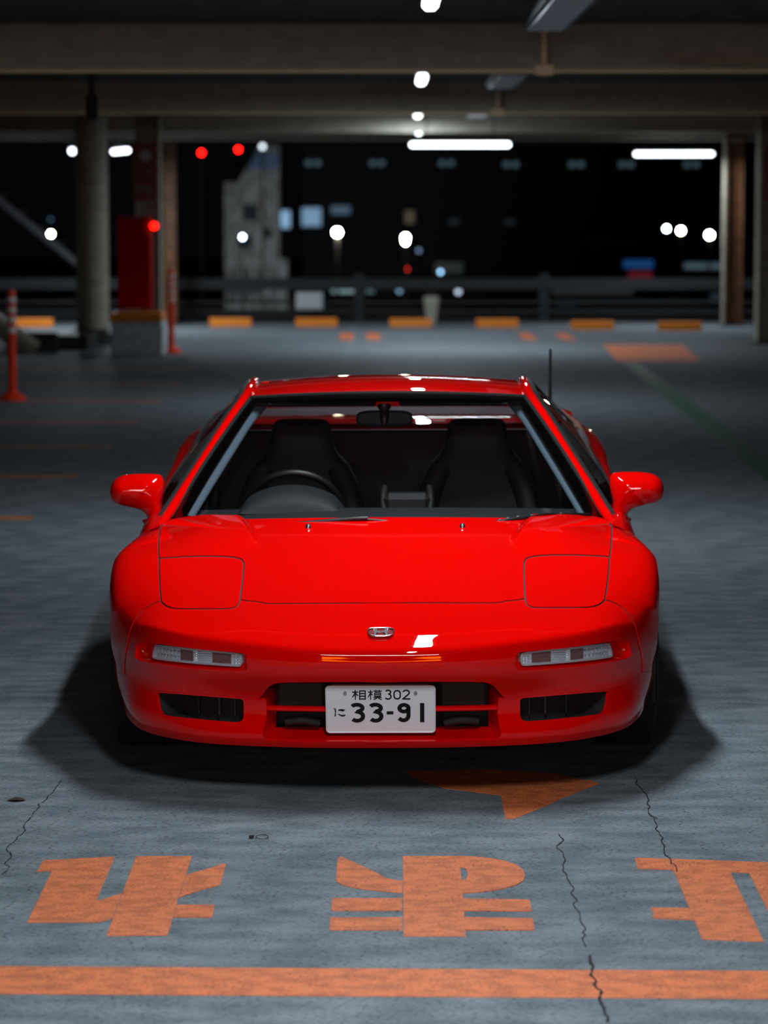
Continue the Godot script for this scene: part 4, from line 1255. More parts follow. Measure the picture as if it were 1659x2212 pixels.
	box(m, C(0, 0.285, 0.24), Vector3(0.72, 0.26, 0.03))
	for s in [-1.0, 1.0]:
		box(m, C(s * 0.345, 0.285, 0.185), Vector3(0.03, 0.26, 0.12))
	box(m, C(0, 0.395, 0.185), Vector3(0.72, 0.03, 0.12))
	box(m, C(0, 0.180, 0.185), Vector3(0.72, 0.03, 0.12))
	obj("radiator_shroud", m, M["duct plastic"], car)
	for sx in [-1.0, 1.0]:
		m = MB.new()
		box(m, C(sx * 0.245, 0.315, 0.11), Vector3(0.15, 0.09, 0.05), 0.012)
		obj("intake_duct", m, M["duct plastic"], car)
		m = MB.new()
		tube(m, curve([C(sx * 0.19, 0.225, 0.10), C(sx * 0.24, 0.235, 0.09), C(sx * 0.29, 0.228, 0.105)], 6), 0.014, 10)
		obj("intake_hose", m, M["duct plastic"], car)
	m = MB.new()
	var rows := []
	for k in [[0.268, 0.05], [0.268, 0.032], [0.271, 0.027], [0.277, 0.026], [0.281, 0.028], [0.283, 0.034], [0.283, 0.05]]:
		var row := []
		for i in 21:
			var x := lerpf(-0.352, 0.352, i / 20.0)
			row.append(C(x, k[0], k[1] + 0.22 * x * x))
		rows.append(row)
	grid(m, rows, Vector3(0, 0, 1))
	obj("grille_bar", m, red, car)
	# indicator lamps
	for sx in [1.0, -1.0]:
		var lamp := Node3D.new()
		lamp.name = numbered("indicator_lamp", car)
		car.add_child(lamp, true)
		m = MB.new()
		panel(m, lens_e, [], -0.024, 0.010, [sx])
		obj("housing", m, M["lens rim"], lamp)
		var core: PackedVector2Array = Geometry2D.offset_polygon(lens_e, -0.0055)[0]
		var cuts := [0.0, LAMP_CUTS[3], LAMP_CUTS[2], LAMP_CUTS[1], LAMP_CUTS[0], 1.15]
		var fill := ["dotted reflector", "amber", "ribbed reflector", "amber", "cut reflector"]
		for k in 5:
			var band := PackedVector2Array([Vector2(cuts[k], 0), Vector2(cuts[k + 1], 0), Vector2(cuts[k + 1], 1), Vector2(cuts[k], 1)])
			for piece in Geometry2D.intersect_polygons(core, band):
				m = MB.new()
				panel(m, piece, [], -0.0215 + 0.001 * (k % 2), 0.0, [sx])
				obj("reflector", m, M[fill[k]], lamp)
		m = MB.new()
		panel(m, lens_e, [core], -0.014, 0.012, [sx], 0.008)
		obj("rim", m, M["lens rim"], lamp)
		m = MB.new()
		panel(m, core, [], -0.0145, 0.0, [sx])
		obj("lens", m, M["clear lens"], lamp)
	build_badge(car)
	build_plate(car)
	build_cabin(car)
	build_body(car)
	build_mirrors(car)
	build_wheels(car)

func build_badge(car: Node3D) -> void:
	var at: Array = shell_at(0.0, 0.4317)
	var z: Vector3 = at[1]
	var y := (Vector3.UP - z * z.y).normalized()
	var b := Transform3D(Basis(Vector3.RIGHT, y, z), at[0] + Vector3(-0.001, 0, 0))
	# the frame, 8 cm wide and rounder below
	var out := []
	var n := 48
	for k in n:
		var a := TAU * k / n
		var e := 0.55
		var px := signf(cos(a)) * pow(absf(cos(a)), e) * 0.0395
		var py := signf(sin(a)) * pow(absf(sin(a)), e) * 0.0285
		px *= 1.0 + 0.06 * (py / 0.0285) - 0.05
		out.append(Vector3(px, py, 0.004))
	var m := MB.new()
	var loop := []
	for p in out:
		loop.append(b * p)
	loop.append(loop[0])
	tube(m, loop, 0.0027, 10)
	var badge := Node3D.new()
	badge.name = "badge"
	car.add_child(badge)
	obj("frame", m, M["chrome"], badge)
	m = MB.new()
	var flat_poly := PackedVector2Array()
	for p in out:
		flat_poly.append(Vector2(p.x, p.y))
	prism(m, flat_poly, b, -0.006, 0.0015)
	obj("field", m, mat("badge red", Color(0.45, 0.01, 0.03), 0.9), badge)
	m = MB.new()
	for s in [1.0, -1.0]:
		var leg := PackedVector2Array([Vector2(s * 0.0215, 0.0265), Vector2(s * 0.0125, 0.0265), Vector2(s * 0.0100, 0.010), Vector2(s * 0.007, 0.0055), Vector2(0, 0.0045), Vector2(0, -0.0035), Vector2(s * 0.008, -0.0045), Vector2(s * 0.0115, -0.010), Vector2(s * 0.013, -0.025), Vector2(s * 0.0225, -0.025), Vector2(s * 0.0215, 0.0)])
		prism(m, leg, b, 0.0, 0.0055, 0.0012)
	obj("emblem", m, M["chrome"], badge)

func build_plate(car: Node3D) -> void:
	var top := C(-0.003, 0.3555, -0.012)
	var low := C(-0.003, 0.2015, 0.048)
	var y := (top - low).normalized()
	var z := Vector3.RIGHT.cross(y).normalized()
	var mid := (top + low) / 2.0
	var b := Transform3D(Basis(Vector3.RIGHT, y, z), mid)
	var pl := Node3D.new()
	pl.name = "number_plate"
	car.add_child(pl)
	var edge := func(w: float, h: float, r: float) -> PackedVector2Array:
		var p := PackedVector2Array()
		for k in [[1, 1, 0], [-1, 1, 90], [-1, -1, 180], [1, -1, 270]]:
			for s in 7:
				var a := deg_to_rad(k[2] + 15.0 * s)
				p.append(Vector2(k[0] * (w - r), k[1] * (h - r)) + Vector2(cos(a), sin(a)) * r)
		return p
	var m := MB.new()
	prism(m, edge.call(0.165, 0.0825, 0.012), b, -0.002, 0.0, 0.0004)
	obj("sheet", m, M["plate white"], pl)
	m = MB.new()
	var rim := []
	for p in edge.call(0.1625, 0.080, 0.0105):
		rim.append(b * Vector3(p.x, p.y, -0.0002))
	rim.append(rim[0])
	tube(m, rim, 0.0028, 8)
	obj("rim", m, M["plate white"], pl)
	m = MB.new()
	box(m, b * Vector3(0.0, 0.0, -0.009), Vector3(0.29, 0.168, 0.008), 0.001, b.basis)
	obj("holder", m, M["satin metal"], pl)
	# figures: laid out on a field 1323 by 555 with y down
	var k := 0.33 / 1323.0
	var f := Transform3D(Basis(b.basis.x * k, b.basis.y * -k, b.basis.z), b * Vector3(-0.165, 0.0825, 0.0))
	var lift := 0.0012
	var put := func(called: String, strokes: Array, w: float, rounded := false) -> void:
		var g := MB.new()
		for s in strokes:
			stroke(g, s, w, f, -0.0005, lift, rounded)
		obj(called, g, M["plate green"], pl)
	var three := func(x: float, y0: float, w: float, h: float) -> Array:   # rounded three: two bows that meet in a notch
		var a := arc(Vector2(x + w * 0.46, y0 + h * 0.255), Vector2(w * 0.40, h * 0.175), -150, 75)
		a.append_array(arc(Vector2(x + w * 0.47, y0 + h * 0.685), Vector2(w * 0.42, h * 0.235), -82, 140))
		return a
	put.call("figure", [three.call(301, 240, 166, 268)], 50.0)
	put.call("figure", [three.call(522, 240, 166, 268)], 50.0)
	put.call("figure", [[[734, 377], [815, 377]]], 40.0)
	put.call("figure", [arc(Vector2(942, 312), Vector2(54, 46), 0, 182), arc(Vector2(942, 312), Vector2(54, 46), 178, 362), [[996, 306], [997, 400], [992, 440], [975, 468], [945, 482], [915, 478], [880, 456]]], 50.0)
	put.call("figure", [[[1161, 242], [1161, 508]]], 52.0)
	put.call("figure", [arc(Vector2(755, 87), Vector2(29, 26), -160, 60) + arc(Vector2(752, 149), Vector2(36, 35), -75, 150)], 17.0)
	put.call("figure", [[[825, 124]] + arc(Vector2(862, 105), Vector2(37, 38), 180, 360) + [[899, 124]], [[899, 122], [899, 142]] + arc(Vector2(862, 142), Vector2(37, 40), 0, 180) + [[825, 122]]], 17.0)
	put.call("figure", [arc(Vector2(970, 95), Vector2(37, 33), -165, 40) + [[930, 183], [1020, 183]]], 17.0)
	put.call("character", [[[322, 86], [396, 86]], [[360, 58], [360, 192]], [[358, 92], [345, 128], [324, 156]], [[362, 100], [378, 122], [392, 134]], [[412, 66], [412, 192]], [[412, 70], [480, 70], [480, 192]], [[412, 106], [480, 106]], [[412, 143], [480, 143]], [[412, 182], [480, 182]]], 14.0)
	put.call("character", [[[512, 86], [572, 86]], [[543, 58], [543, 192]], [[541, 92], [530, 128], [514, 156]], [[545, 100], [556, 118], [568, 128]], [[580, 74], [676, 74]], [[608, 58], [608, 88]], [[648, 58], [648, 88]], [[592, 98], [592, 144]], [[592, 98], [664, 98], [664, 144]], [[592, 121], [664, 121]], [[592, 144], [664, 144]], [[576, 160], [676, 160]], [[628, 144], [620, 168], [580, 192]], [[632, 160], [648, 178], [674, 192]]], 12.0)
	var g := MB.new()
	for s in [[[96, 312], [108, 322], [113, 350], [112, 385], [106, 412], [112, 428], [122, 420], [126, 395], [121, 380], [128, 350], [122, 322], [104, 310]], [[155, 330], [175, 326], [200, 322], [228, 332], [236, 338], [215, 348], [203, 358], [196, 350], [170, 344], [153, 346]], [[148, 388], [165, 392], [182, 404], [215, 404], [236, 402], [240, 412], [218, 425], [190, 424], [170, 412], [150, 396]]]:
		var p := PackedVector2Array()
		for q in s:
			p.append(Vector2(q[0], q[1]))
		prism(g, p, f, -0.0005, lift)
	obj("character", g, M["plate green"], pl)
	for x in [237.0, 1082.0]:
		m = MB.new()
		var c := f * Vector3(x, 95, 0)
		lathe(m, [Vector2(0.0062, 0.0), Vector2(0.0062, 0.002), Vector2(0.005, 0.0042), Vector2(0.0026, 0.0046), Vector2(0.0024, 0.003), Vector2(0.0, 0.003)], 6 * 4, Transform3D(Basis(b.basis.x, b.basis.z, -b.basis.y), c))
		obj("screw", m, M["chrome"], pl)

# windscreen edges, across from -1 to 1
func ws_low(u: float) -> Vector3:
	return C(0.752 * u, 0.688 + 0.012 * u * u, 1.22 + 0.30 * pow(absf(u), 2.2))
func ws_top(u: float) -> Vector3:
	return C(0.503 * u, 1.102 - 0.024 * u * u, 1.95 + 0.13 * u * u)
func bg_low(u: float) -> Vector3:
	return C(0.60 * u, 0.865, 3.72)
func bg_top(u: float) -> Vector3:
	return C(0.47 * u, 1.112 - 0.02 * u * u, 2.92)

const PILLAR := [[0.800, 0.655, 1.42], [0.768, 0.700, 1.50], [0.712, 0.790, 1.64], [0.645, 0.895, 1.80], [0.578, 1.000, 1.965], [0.527, 1.075, 2.10], [0.512, 1.108, 2.28], [0.512, 1.112, 2.55], [0.530, 1.085, 2.80], [0.585, 1.02, 3.05], [0.66, 0.945, 3.30], [0.73, 0.89, 3.6]]
const BELT := [[0.800, 0.700, 1.46], [0.815, 0.735, 1.75], [0.820, 0.752, 2.05], [0.822, 0.768, 2.4], [0.818, 0.79, 2.75], [0.805, 0.83, 3.15], [0.79, 0.86, 3.5]]

func build_cabin(car: Node3D) -> void:
	var glass: Material = M["window glass"]
	var m := MB.new()
	grid(m, pane(-1, 1, 0, 1, ws_low, ws_top, 0.016, 40, 20), Vector3(0, 1, 1))
	var ws := obj("windscreen", m, glass, car)
	for s in [[-1.0, -0.935, 0.0, 1.0], [0.935, 1.0, 0.0, 1.0], [-0.935, 0.935, 0.955, 1.0], [-0.935, 0.935, 0.0, 0.03]]:
		m = MB.new()
		grid(m, pane(s[0], s[1], s[2], s[3], ws_low, ws_top, 0.016, 24, 16, -0.003), Vector3(0, 1, 1))
		obj("frit_border", m, M["black frit"], ws)
	m = MB.new()
	var line := []
	for i in 41:
		line.append(ws_top(lerpf(-1, 1, i / 40.0)) + Vector3(0, 0.002, 0.0))
	tube(m, line, 0.007, 8)
	obj("seal", m, M["black rubber"], ws)
	for s in [-1.0, 1.0]:
		m = MB.new()
		line = []
		for i in 21:
			var v := i / 20.0
			line.append(ws_low(s).lerp(ws_top(s), v) + Vector3(0, 0.87, 0.5) * 0.016 * 4.0 * v * (1.0 - v))
		tube(m, line, 0.0065, 8)
		obj("seal", m, M["black rubber"], ws)
	m = MB.new()
	grid(m, pane(-1, 1, 0, 1, bg_low, bg_top, 0.01, 20, 10), Vector3(0, 1, -1))
	obj("rear_window", m, glass, car)
	# pillars and roof rails
	side_parts("roof_rail", car, M["red paint"], func(mb, sx):
		var pts := curve(cs(PILLAR), 6).map(func(p): return p * Vector3(sx, 1, 1))
		tube(mb, pts, 0.0165, 14))
	# roof
	m = MB.new()
	var rows := []
	for k in [[0.0, 0.0], [0.06, 0.012], [0.3, 0.030], [0.6, 0.026], [0.85, 0.012], [1.0, 0.0]]:
		var row := []
		for i in 17:
			var u := lerpf(-1, 1, i / 16.0)
			var a := ws_top(u)
			var d := bg_top(u * 1.0)
			var w: float = lerpf(1.0, 1.02, k[0])
			row.append(a.lerp(d, k[0]) * Vector3(w, 1, 1) + Vector3(0, k[1] * (1.0 - 0.25 * u * u), 0))
		rows.append(row)
	grid(m, smooth(rows, 3, 6), Vector3.UP)
	obj("roof", m, M["red paint"], car)
	m = MB.new()
	rows = []
	for k in [[0.01, -0.03], [0.1, -0.035], [0.5, -0.02], [0.97, -0.03]]:
		var row := []
		for i in 17:
			var u := lerpf(-0.96, 0.96, i / 16.0)
			row.append(ws_top(u).lerp(bg_top(u), k[0]) + Vector3(0, k[1], 0))
		rows.append(row)
	grid(m, smooth(rows, 2, 4), Vector3.DOWN)
	obj("headliner", m, M["black leather"], car)
	for s in [-1.0, 1.0]:
		m = MB.new()
		box(m, ws_top(0.48 * s) + C(0, -0.038, 0.10), Vector3(0.40, 0.018, 0.13), 0.008)
		obj("sun_visor", m, M["black leather"], car)
	# inside trim of the windscreen pillars
	side_parts("pillar_trim", car, M["grey trim"], func(mb, sx):
		var pts := curve(cs([[0.700, 0.690, 1.56], [0.640, 0.79, 1.715], [0.575, 0.895, 1.88], [0.515, 0.99, 2.03], [0.465, 1.05, 2.14]]), 6).map(func(p): return p * Vector3(sx, 1, 1))
		tube(mb, pts, 0.024, 12, 0.7))
	# side windows and their seals
	side_parts("side_window", car, glass, func(mb, sx):
		var up := curve(cs(PILLAR.slice(1, 10)), 4)
		var lowp := curve(cs(BELT), 4)
		var rr := []
		for j in 9:
			var t := j / 8.0
			var row := []
			for i in 25:
				var s := i / 24.0
				var a: Vector3 = lowp[mini(int(s * (lowp.size() - 1)), lowp.size() - 1)]
				var b: Vector3 = up[mini(int(s * (up.size() - 1)), up.size() - 1)]
				row.append((a.lerp(b, t) + Vector3(0.018 * 4.0 * t * (1.0 - t), 0, 0)) * Vector3(sx, 1, 1))
			rr.append(row)
		grid(mb, rr, Vector3(sx, 0.3, 0)))
	side_parts("window_seal", car, M["black rubber"], func(mb, sx):
		var pts := curve(cs(PILLAR.slice(1, 11)), 5).map(func(p): return (p + Vector3(0.024, -0.004, -0.012)) * Vector3(sx, 1, 1))
		tube(mb, pts, 0.0115, 10))
	# dashboard
	m = MB.new()
	rows = []
	for k in [[0.655, 1.36, 0.60], [0.684, 1.40, 0.66], [0.702, 1.52, 0.70], [0.712, 1.66, 0.715], [0.700, 1.74, 0.71], [0.62, 1.78, 0.70], [0.45, 1.80, 0.69]]:
		var row := []
		for i in 13:
			var u := lerpf(-1, 1, i / 12.0)
			row.append(C(k[2] * u, k[0] - 0.02 * u * u, k[1] + 0.12 * u * u))
		rows.append(row)
	grid(m, smooth(rows, 2, 4), Vector3.UP)
	var dash := obj("dashboard", m, M["dash vinyl"], car)
	m = MB.new()
	rows = []
	for k in [[1.62, 0.0], [1.64, 0.045], [1.69, 0.075], [1.80, 0.085], [1.84, 0.07], [1.84, 0.0]]:
		var row := []
		for i in 15:
			var u := lerpf(-1, 1, i / 14.0)
			row.append(C(-0.34 + 0.185 * u, 0.70 + k[1] * pow(maxf(0.0, 1.0 - u * u), 0.6), k[0]))
		rows.append(row)
	grid(m, smooth(rows, 2, 4), Vector3.UP)
	obj("instrument_hood", m, M["dash vinyl"], dash)
	m = MB.new()
	for s in [-1.0, 1.0]:
		tube(m, curve([C(0.07 + 0.075 * s, 0.62, 1.80), C(0.07 + 0.085 * s, 0.72, 1.84), C(0.07 + 0.08 * s, 0.765, 1.90)], 5), 0.012, 8)
	box(m, C(0.07, 0.66, 1.86), Vector3(0.17, 0.18, 0.10), 0.02)
	obj("centre_console", m, M["black leather"], dash)
	# steering wheel
	m = MB.new()
	var tilt := Transform3D(Basis(Vector3.RIGHT, deg_to_rad(24.0)), C(-0.34, 0.655, 1.97))
	line = []
	for k in 49:
		line.append(tilt * Vector3(cos(TAU * k / 48.0) * 0.180, sin(TAU * k / 48.0) * 0.180, 0))
	tube(m, line, 0.0145, 12)
	var wheel := obj("steering_wheel", m, M["black plastic"], car)
	m = MB.new()
	box(m, tilt * Vector3.ZERO, Vector3(0.15, 0.13, 0.05), 0.02, tilt.basis)
	for s in [-1.0, 1.0]:
		box(m, tilt * Vector3(s * 0.115, -0.02, 0), Vector3(0.11, 0.035, 0.02), 0.006, tilt.basis)
	obj("hub", m, M["black plastic"], wheel)
	# seats
	for s in [-1.0, 1.0]:
		var seat := Node3D.new()
		seat.name = numbered("seat", car)
		car.add_child(seat, true)
		m = MB.new()
		rows = []
		for k in [[0.30, 2.42, 0.25, 0.09], [0.42, 2.44, 0.255, 0.10], [0.60, 2.49, 0.245, 0.10], [0.76, 2.53, 0.20, 0.085], [0.845, 2.55, 0.135, 0.07], [0.90, 2.555, 0.118, 0.06], [0.945, 2.56, 0.108, 0.05], [0.963, 2.565, 0.085, 0.03], [0.966, 2.57, 0.02, 0.01]]:
			var row := []
			for i in 17:
				var a := TAU * i / 16.0
				var cx := signf(cos(a)) * pow(absf(cos(a)), 0.6)
				var cz := signf(sin(a)) * pow(absf(sin(a)), 0.6)
				row.append(C(s * 0.335 + cx * k[2], k[0], k[1] - cz * k[3]))
			rows.append(row)
		grid(m, smooth(rows, 2, 4), Vector3(0, 0, -1))
		obj("backrest", m, M["black leather"], seat)
		for q in [-1.0, 1.0]:
			m = MB.new()
			tube(m, curve([C(s * 0.335 + q * 0.22, 0.32, 2.32), C(s * 0.335 + q * 0.215, 0.50, 2.36), C(s * 0.335 + q * 0.185, 0.68, 2.42), C(s * 0.335 + q * 0.14, 0.78, 2.47)], 5), 0.045, 10)
			obj("side_bolster", m, M["black leather"], seat)
		m = MB.new()
		box(m, C(s * 0.335, 0.30, 2.15), Vector3(0.50, 0.14, 0.50), 0.05)
		obj("cushion", m, M["black leather"], seat)
	m = MB.new()
	box(m, C(0, 0.62, 2.86), Vector3(1.36, 0.56, 0.04), 0.01)
	obj("bulkhead", m, M["black leather"], car)
	m = MB.new()
	box(m, C(0, 0.40, 2.2), Vector3(1.5, 0.04, 1.6), 0.01)
	obj("cabin_floor", m, M["black leather"], car)
	side_parts("door_lining", car, M["black leather"], func(mb, sx): box(mb, C(sx * 0.745, 0.54, 2.28), Vector3(0.05, 0.30, 1.2), 0.02))
	# inside mirror
	m = MB.new()
	var shape := PackedVector2Array()
	for k in 32:
		var a := TAU * k / 32.0
		shape.append(Vector2(signf(cos(a)) * pow(absf(cos(a)), 0.5) * 0.104, signf(sin(a)) * pow(absf(sin(a)), 0.6) * 0.031))
	var mt := Transform3D(Basis(Vector3.RIGHT, -0.12), C(-0.012, 1.003, 2.05))
	prism(m, shape, mt, -0.012, 0.014, 0.010)
	var im := obj("inside_mirror", m, M["dash vinyl"], car)
	m = MB.new()
	tube(m, curve([C(-0.012, 1.06, 2.02), C(-0.012, 1.045, 2.02), C(-0.012, 1.02, 2.03), C(-0.012, 0.985, 2.03)], 4), [0.02, 0.024, 0.026, 0.026, 0.024, 0.018, 0.016, 0.016, 0.017, 0.018, 0.017, 0.015, 0.009], 12)
	obj("stalk", m, M["black plastic"], im)
	# wipers
	for w in [[[-0.405, 0.700, 1.27], [-0.30, 0.706, 1.245], [-0.12, 0.722, 1.235], [-0.06, 0.725, 1.235]], [[0.36, 0.703, 1.255], [0.45, 0.716, 1.285], [0.60, 0.719, 1.36], [0.70, 0.712, 1.43]]]:
		m = MB.new()
		tube(m, curve(cs(w), 6), 0.0075, 8)
		var wp := obj("wiper", m, M["black plastic"], car)
		m = MB.new()
		var mid: Array = w[2]
		var arm: Array = [mid, [mid[0] + 0.09, mid[1] - 0.004, mid[2] + 0.005], [mid[0] + 0.20, mid[1] - 0.018, mid[2] + 0.01]] if w[0][0] < 0.0 else [mid, [mid[0] - 0.05, mid[1] + 0.008, mid[2] - 0.035], [mid[0] - 0.12, mid[1] + 0.002, mid[2] - 0.08]]
		tube(m, curve(cs(arm), 6), 0.0055, 8, 0.7)
		obj("arm", m, M["black plastic"], wp)
		if w[0][0] < 0.0:
			continue
		for k in 6:
			m = MB.new()
			var p: Vector3 = curve(cs(w), 6)[2 + k * 2]
			box(m, p + Vector3(0, 0.006, 0), Vector3(0.012, 0.007, 0.010), 0.002)
			obj("clip", m, M["black plastic"], wp)

func build_body(car: Node3D) -> void:
	var red: Material = M["red paint"]
	var secs := [
		[1.30, [0.845, 0.17], [0.872, 0.30], [0.882, 0.47], [0.872, 0.59], [0.825, 0.665], [0.775, 0.692]],
		[1.55, [0.835, 0.17], [0.865, 0.30], [0.878, 0.48], [0.870, 0.62], [0.830, 0.695], [0.790, 0.712]],
		[1.9, [0.825, 0.17], [0.858, 0.30], [0.872, 0.48], [0.866, 0.645], [0.838, 0.730], [0.808, 0.748]],
		[2.4, [0.825, 0.17], [0.858, 0.30], [0.872, 0.49], [0.872, 0.66], [0.845, 0.752], [0.812, 0.770]],
		[2.8, [0.835, 0.18], [0.868, 0.31], [0.882, 0.50], [0.884, 0.675], [0.850, 0.775], [0.810, 0.797]],
		[3.15, [0.85, 0.30], [0.88, 0.42], [0.895, 0.53], [0.893, 0.69], [0.858, 0.80], [0.80, 0.835]],
		[3.5, [0.86, 0.62], [0.885, 0.63], [0.90, 0.645], [0.893, 0.70], [0.855, 0.815], [0.785, 0.862]],
		[3.85, [0.85, 0.42], [0.88, 0.48], [0.893, 0.55], [0.885, 0.70], [0.845, 0.815], [0.77, 0.868]],
		[4.15, [0.82, 0.26], [0.86, 0.38], [0.872, 0.54], [0.864, 0.69], [0.825, 0.81], [0.75, 0.865]],
		[4.36, [0.77, 0.30], [0.81, 0.40], [0.825, 0.54], [0.82, 0.68], [0.785, 0.79], [0.71, 0.845]]]
	var sec := func(s: Array, sx: float) -> Array:
		var row := []
		for k in range(1, s.size()):
			row.append(C(sx * s[k][0], s[k][1], s[0]))
		return row
	side_parts("door", car, red, func(mb, sx): grid(mb, smooth(secs.slice(0, 5).map(func(s): return sec.call(s, sx)), 5, 6), Vector3(sx, 0, 0)))
	side_parts("rear_fender", car, red, func(mb, sx): grid(mb, smooth(secs.slice(4, 10).map(func(s): return sec.call(s, sx)), 5, 6), Vector3(sx, 0, 0)))
	# the rear quarters between side and back window
	side_parts("rear_quarter", car, red, func(mb, sx):
		var rr := []
		for k in [[[0.522, 1.098, 2.72], [0.62, 0.985, 2.74], [0.74, 0.86, 2.76], [0.81, 0.797, 2.8]], [[0.53, 1.085, 2.9], [0.63, 0.99, 2.92], [0.735, 0.89, 2.95], [0.808, 0.815, 3.0]], [[0.545, 1.035, 3.15], [0.65, 0.955, 3.2], [0.74, 0.885, 3.25], [0.80, 0.838, 3.3]], [[0.58, 0.95, 3.45], [0.66, 0.91, 3.48], [0.735, 0.885, 3.5], [0.79, 0.858, 3.52]], [[0.60, 0.872, 3.75], [0.66, 0.872, 3.75], [0.73, 0.872, 3.76], [0.775, 0.866, 3.78]]]:
			rr.append(k.map(func(p): return C(sx * p[0], p[1], p[2])))
		grid(mb, smooth(rr, 5, 5), Vector3(sx, 1, 0)))
	var m := MB.new()
	var rows := []
	for k in [[3.70, 0.862], [3.9, 0.868], [4.15, 0.865], [4.33, 0.85], [4.37, 0.80], [4.40, 0.6], [4.38, 0.35]]:
		var row := []
		for i in 13:
			var u := lerpf(-1, 1, i / 12.0)
			row.append(C(u * (0.78 if k[0] < 4.0 else 0.76 if k[0] < 4.2 else 0.74), k[1], k[0] - 0.06 * u * u * (1.0 if k[0] > 4.1 else 0.0)))
		rows.append(row)
	grid(m, smooth(rows, 2, 5), Vector3(0, 0.6, -1))
	obj("tail", m, red, car)
	m = MB.new()
	rows = []
	for k in [[4.17, 0.905], [4.19, 0.917], [4.25, 0.918], [4.33, 0.915], [4.36, 0.908], [4.30, 0.900], [4.20, 0.897], [4.17, 0.905]]:
		var row := []
		for i in 17:
			var u := lerpf(-1, 1, i / 16.0)
			var drop := 0.045 * pow(absf(u), 8.0)
			row.append(C(0.78 * u, k[1] - drop, k[0] - 0.05 * u * u))
		rows.append(row)
	grid(m, smooth(rows, 2, 3), Vector3(0, 1, 0))
	var wing := obj("rear_wing", m, red, car)
	for s in [-1.0, 1.0]:
		m = MB.new()
		box(m, C(s * 0.70, 0.875, 4.24), Vector3(0.06, 0.06, 0.14), 0.02)
		obj("wing_foot", m, red, wing)
	m = MB.new()
	box(m, C(0, 0.22, 2.3), Vector3(1.40, 0.08, 3.9), 0.03)
	obj("underbody", m, M["matt black"], car)
	m = MB.new()
	tube(m, [C(0.665, 0.86, 3.74), C(0.667, 0.94, 3.745), C(0.668, 1.17, 3.75)], [0.009, 0.0075, 0.0055], 8)
	obj("aerial", m, M["black plastic"], car)

func build_mirrors(car: Node3D) -> void:
	var deep := [0.060, 0.060, 0.044, 0.030]
	for sx in [-1.0, 1.0]:
		var outl := []
		var n := MIRROR.size()
		var out := []
		var spine := []
		var dd := []
		var o := MIRROR.map(func(k): return Vector3(k[0], k[1], 0))
		var s := MIRROR.map(func(k): return Vector3(k[2], k[3], k[4]))
		for k in n:
			for q in 4:
				var t := q / 4.0
				out.append(cr(o[(k + n - 1) % n], o[k], o[(k + 1) % n], o[(k + 2) % n], t))
				var sp: Vector3 = s[k].lerp(s[(k + 1) % n], t)
				spine.append(Vector3(sp.x, sp.y, 0))
				var at := clampf(sp.z, 0.0, 3.0)
				dd.append(lerpf(deep[int(minf(at, 2.0))], deep[int(minf(at, 2.0)) + 1], at - minf(floorf(at), 2.0)))
		var m := MB.new()
		var rows := []
		for j in 13:
			var f := PI / 2.0 * j / 12.0
			var row := []
			for k in out.size() + 1:
				var i := k % out.size()
				var p: Vector3 = spine[i].lerp(out[i], cos(f))
				row.append(Vector3(sx * p.x, p.y, -1.6 + dd[i] * sin(f)))
			rows.append(row)
		for j in range(1, 5):
			var f := PI / 2.0 * j / 4.0
			var row := []
			for k in out.size() + 1:
				var i := k % out.size()
				var p: Vector3 = spine[i].lerp(out[i], cos(f) if j < 4 else 0.0)
				row.append(Vector3(sx * p.x, p.y, -1.6 - minf(0.03, dd[i]) * sin(f)))
			rows.push_front(row)
		grid(m, rows, Vector3.ZERO)
		# turn each face outward from the spine
		var mb := MB.new()
		for i in range(0, m.v.size(), 3):
			var c := (m.v[i] + m.v[i + 1] + m.v[i + 2]) / 3.0
			var away := Vector3.ZERO
			var best := 1e9
			for q in spine.size():
				var sp := Vector3(sx * spine[q].x, spine[q].y, -1.6)
				if sp.distance_to(c) < best:
					best = sp.distance_to(c)
					away = c - sp
			var sg := 1.0 if (m.n[i] + m.n[i + 1] + m.n[i + 2]).dot(away) > 0.0 else -1.0
			mb.tri(m.v[i], m.v[i + 1], m.v[i + 2], m.n[i] * sg, m.n[i + 1] * sg, m.n[i + 2] * sg)
		var mir := obj("door_mirror", mb, M["red paint"], car)
		m = MB.new()
		var face := PackedVector2Array()
		for k in 28:
			face.append(Vector2(cos(TAU * k / 28.0) * 0.068, sin(TAU * k / 28.0) * 0.036))
		prism(m, face, Transform3D(Basis(Vector3.UP, PI), Vector3(sx * 0.865, 0.79, -1.626)), 0.0, 0.006, 0.001)
		obj("mirror_glass", m, M["chrome"], mir)
		m = MB.new()
		tube(m, curve([C(sx * 0.787, 0.712, 1.585), C(sx * 0.790, 0.700, 1.585), C(sx * 0.793, 0.688, 1.58), C(sx * 0.80, 0.665, 1.57)], 4), [0.024, 0.024, 0.0245, 0.025, 0.0225, 0.0225, 0.025, 0.028, 0.03, 0.034, 0.04, 0.05, 0.06], 16)
		obj("mirror_foot", m, M["red paint"], mir)

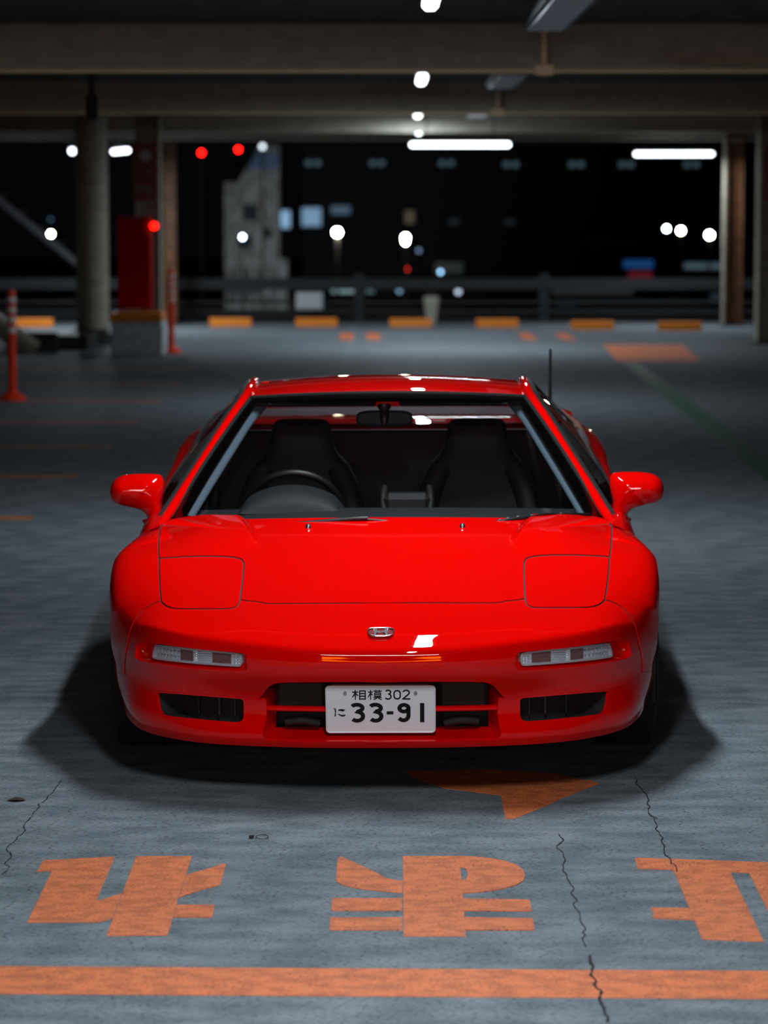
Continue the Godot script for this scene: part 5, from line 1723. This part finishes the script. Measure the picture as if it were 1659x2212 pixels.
func build_wheels(car: Node3D) -> void:
	for k in [[0.97, 0.785, 0.295, 0.205], [3.50, 0.765, 0.31, 0.255]]:
		for sx in [-1.0, 1.0]:
			var w := Node3D.new()
			w.name = numbered("wheel", car)
			car.add_child(w, true)
			w.position = C(sx * k[1], k[2], k[0])
			var r: float = k[2]
			var b: float = k[3]
			var axle := Transform3D(Basis(Vector3(0, 0, 1), -PI / 2.0 * sx), Vector3.ZERO)
			var m := MB.new()
			var prof := []
			for p in [[0.70, -0.46], [0.80, -0.5], [0.93, -0.48], [0.985, -0.42], [1.0, -0.30], [1.0, 0.30], [0.985, 0.42], [0.93, 0.48], [0.80, 0.5], [0.70, 0.46]]:
				prof.append(Vector2(p[0] * r, p[1] * b))
			lathe(m, prof, 48, axle)
			obj("tyre", m, M["black rubber"], w)
			m = MB.new()
			lathe(m, [Vector2(0.72 * r, 0.47 * b), Vector2(0.70 * r, 0.47 * b), Vector2(0.66 * r, 0.40 * b), Vector2(0.64 * r, -0.45 * b)], 40, axle)
			obj("rim", m, M["satin metal"], w)
			for s in 6:
				m = MB.new()
				var a := TAU * s / 6.0
				var bs := axle.basis * Basis(Vector3.UP, a)
				box(m, bs * Vector3(0.35 * r, 0.30 * b, 0), Vector3(0.62 * r, 0.03, 0.055), 0.008, bs)
				obj("spoke", m, M["satin metal"], w)
			m = MB.new()
			lathe(m, [Vector2(0.18 * r, 0.20 * b), Vector2(0.18 * r, 0.36 * b), Vector2(0.0, 0.38 * b)], 24, axle)
			obj("hub", m, M["satin metal"], w)
			m = MB.new()
			lathe(m, [Vector2(0.0, 0.0), Vector2(0.5 * r, 0.0), Vector2(0.5 * r, 0.03), Vector2(0.0, 0.03)], 32, axle)
			obj("brake_disc", m, M["dark steel"], w)
			m = MB.new()
			var arch := []
			for q in 25:
				var a := deg_to_rad(lerpf(-20.0, 200.0, q / 24.0))
				var line := []
				for s in [0.0, 1.0]:
					line.append(Vector3(-sx * (k[1] - lerpf(0.50, k[1] + 0.085, s)), sin(a) * (r + 0.022), cos(a) * (r + 0.03)))
				arch.append(line)
			grid(m, arch, Vector3(0, -1, 0))
			obj("arch_liner", m, M["matt black"], w)
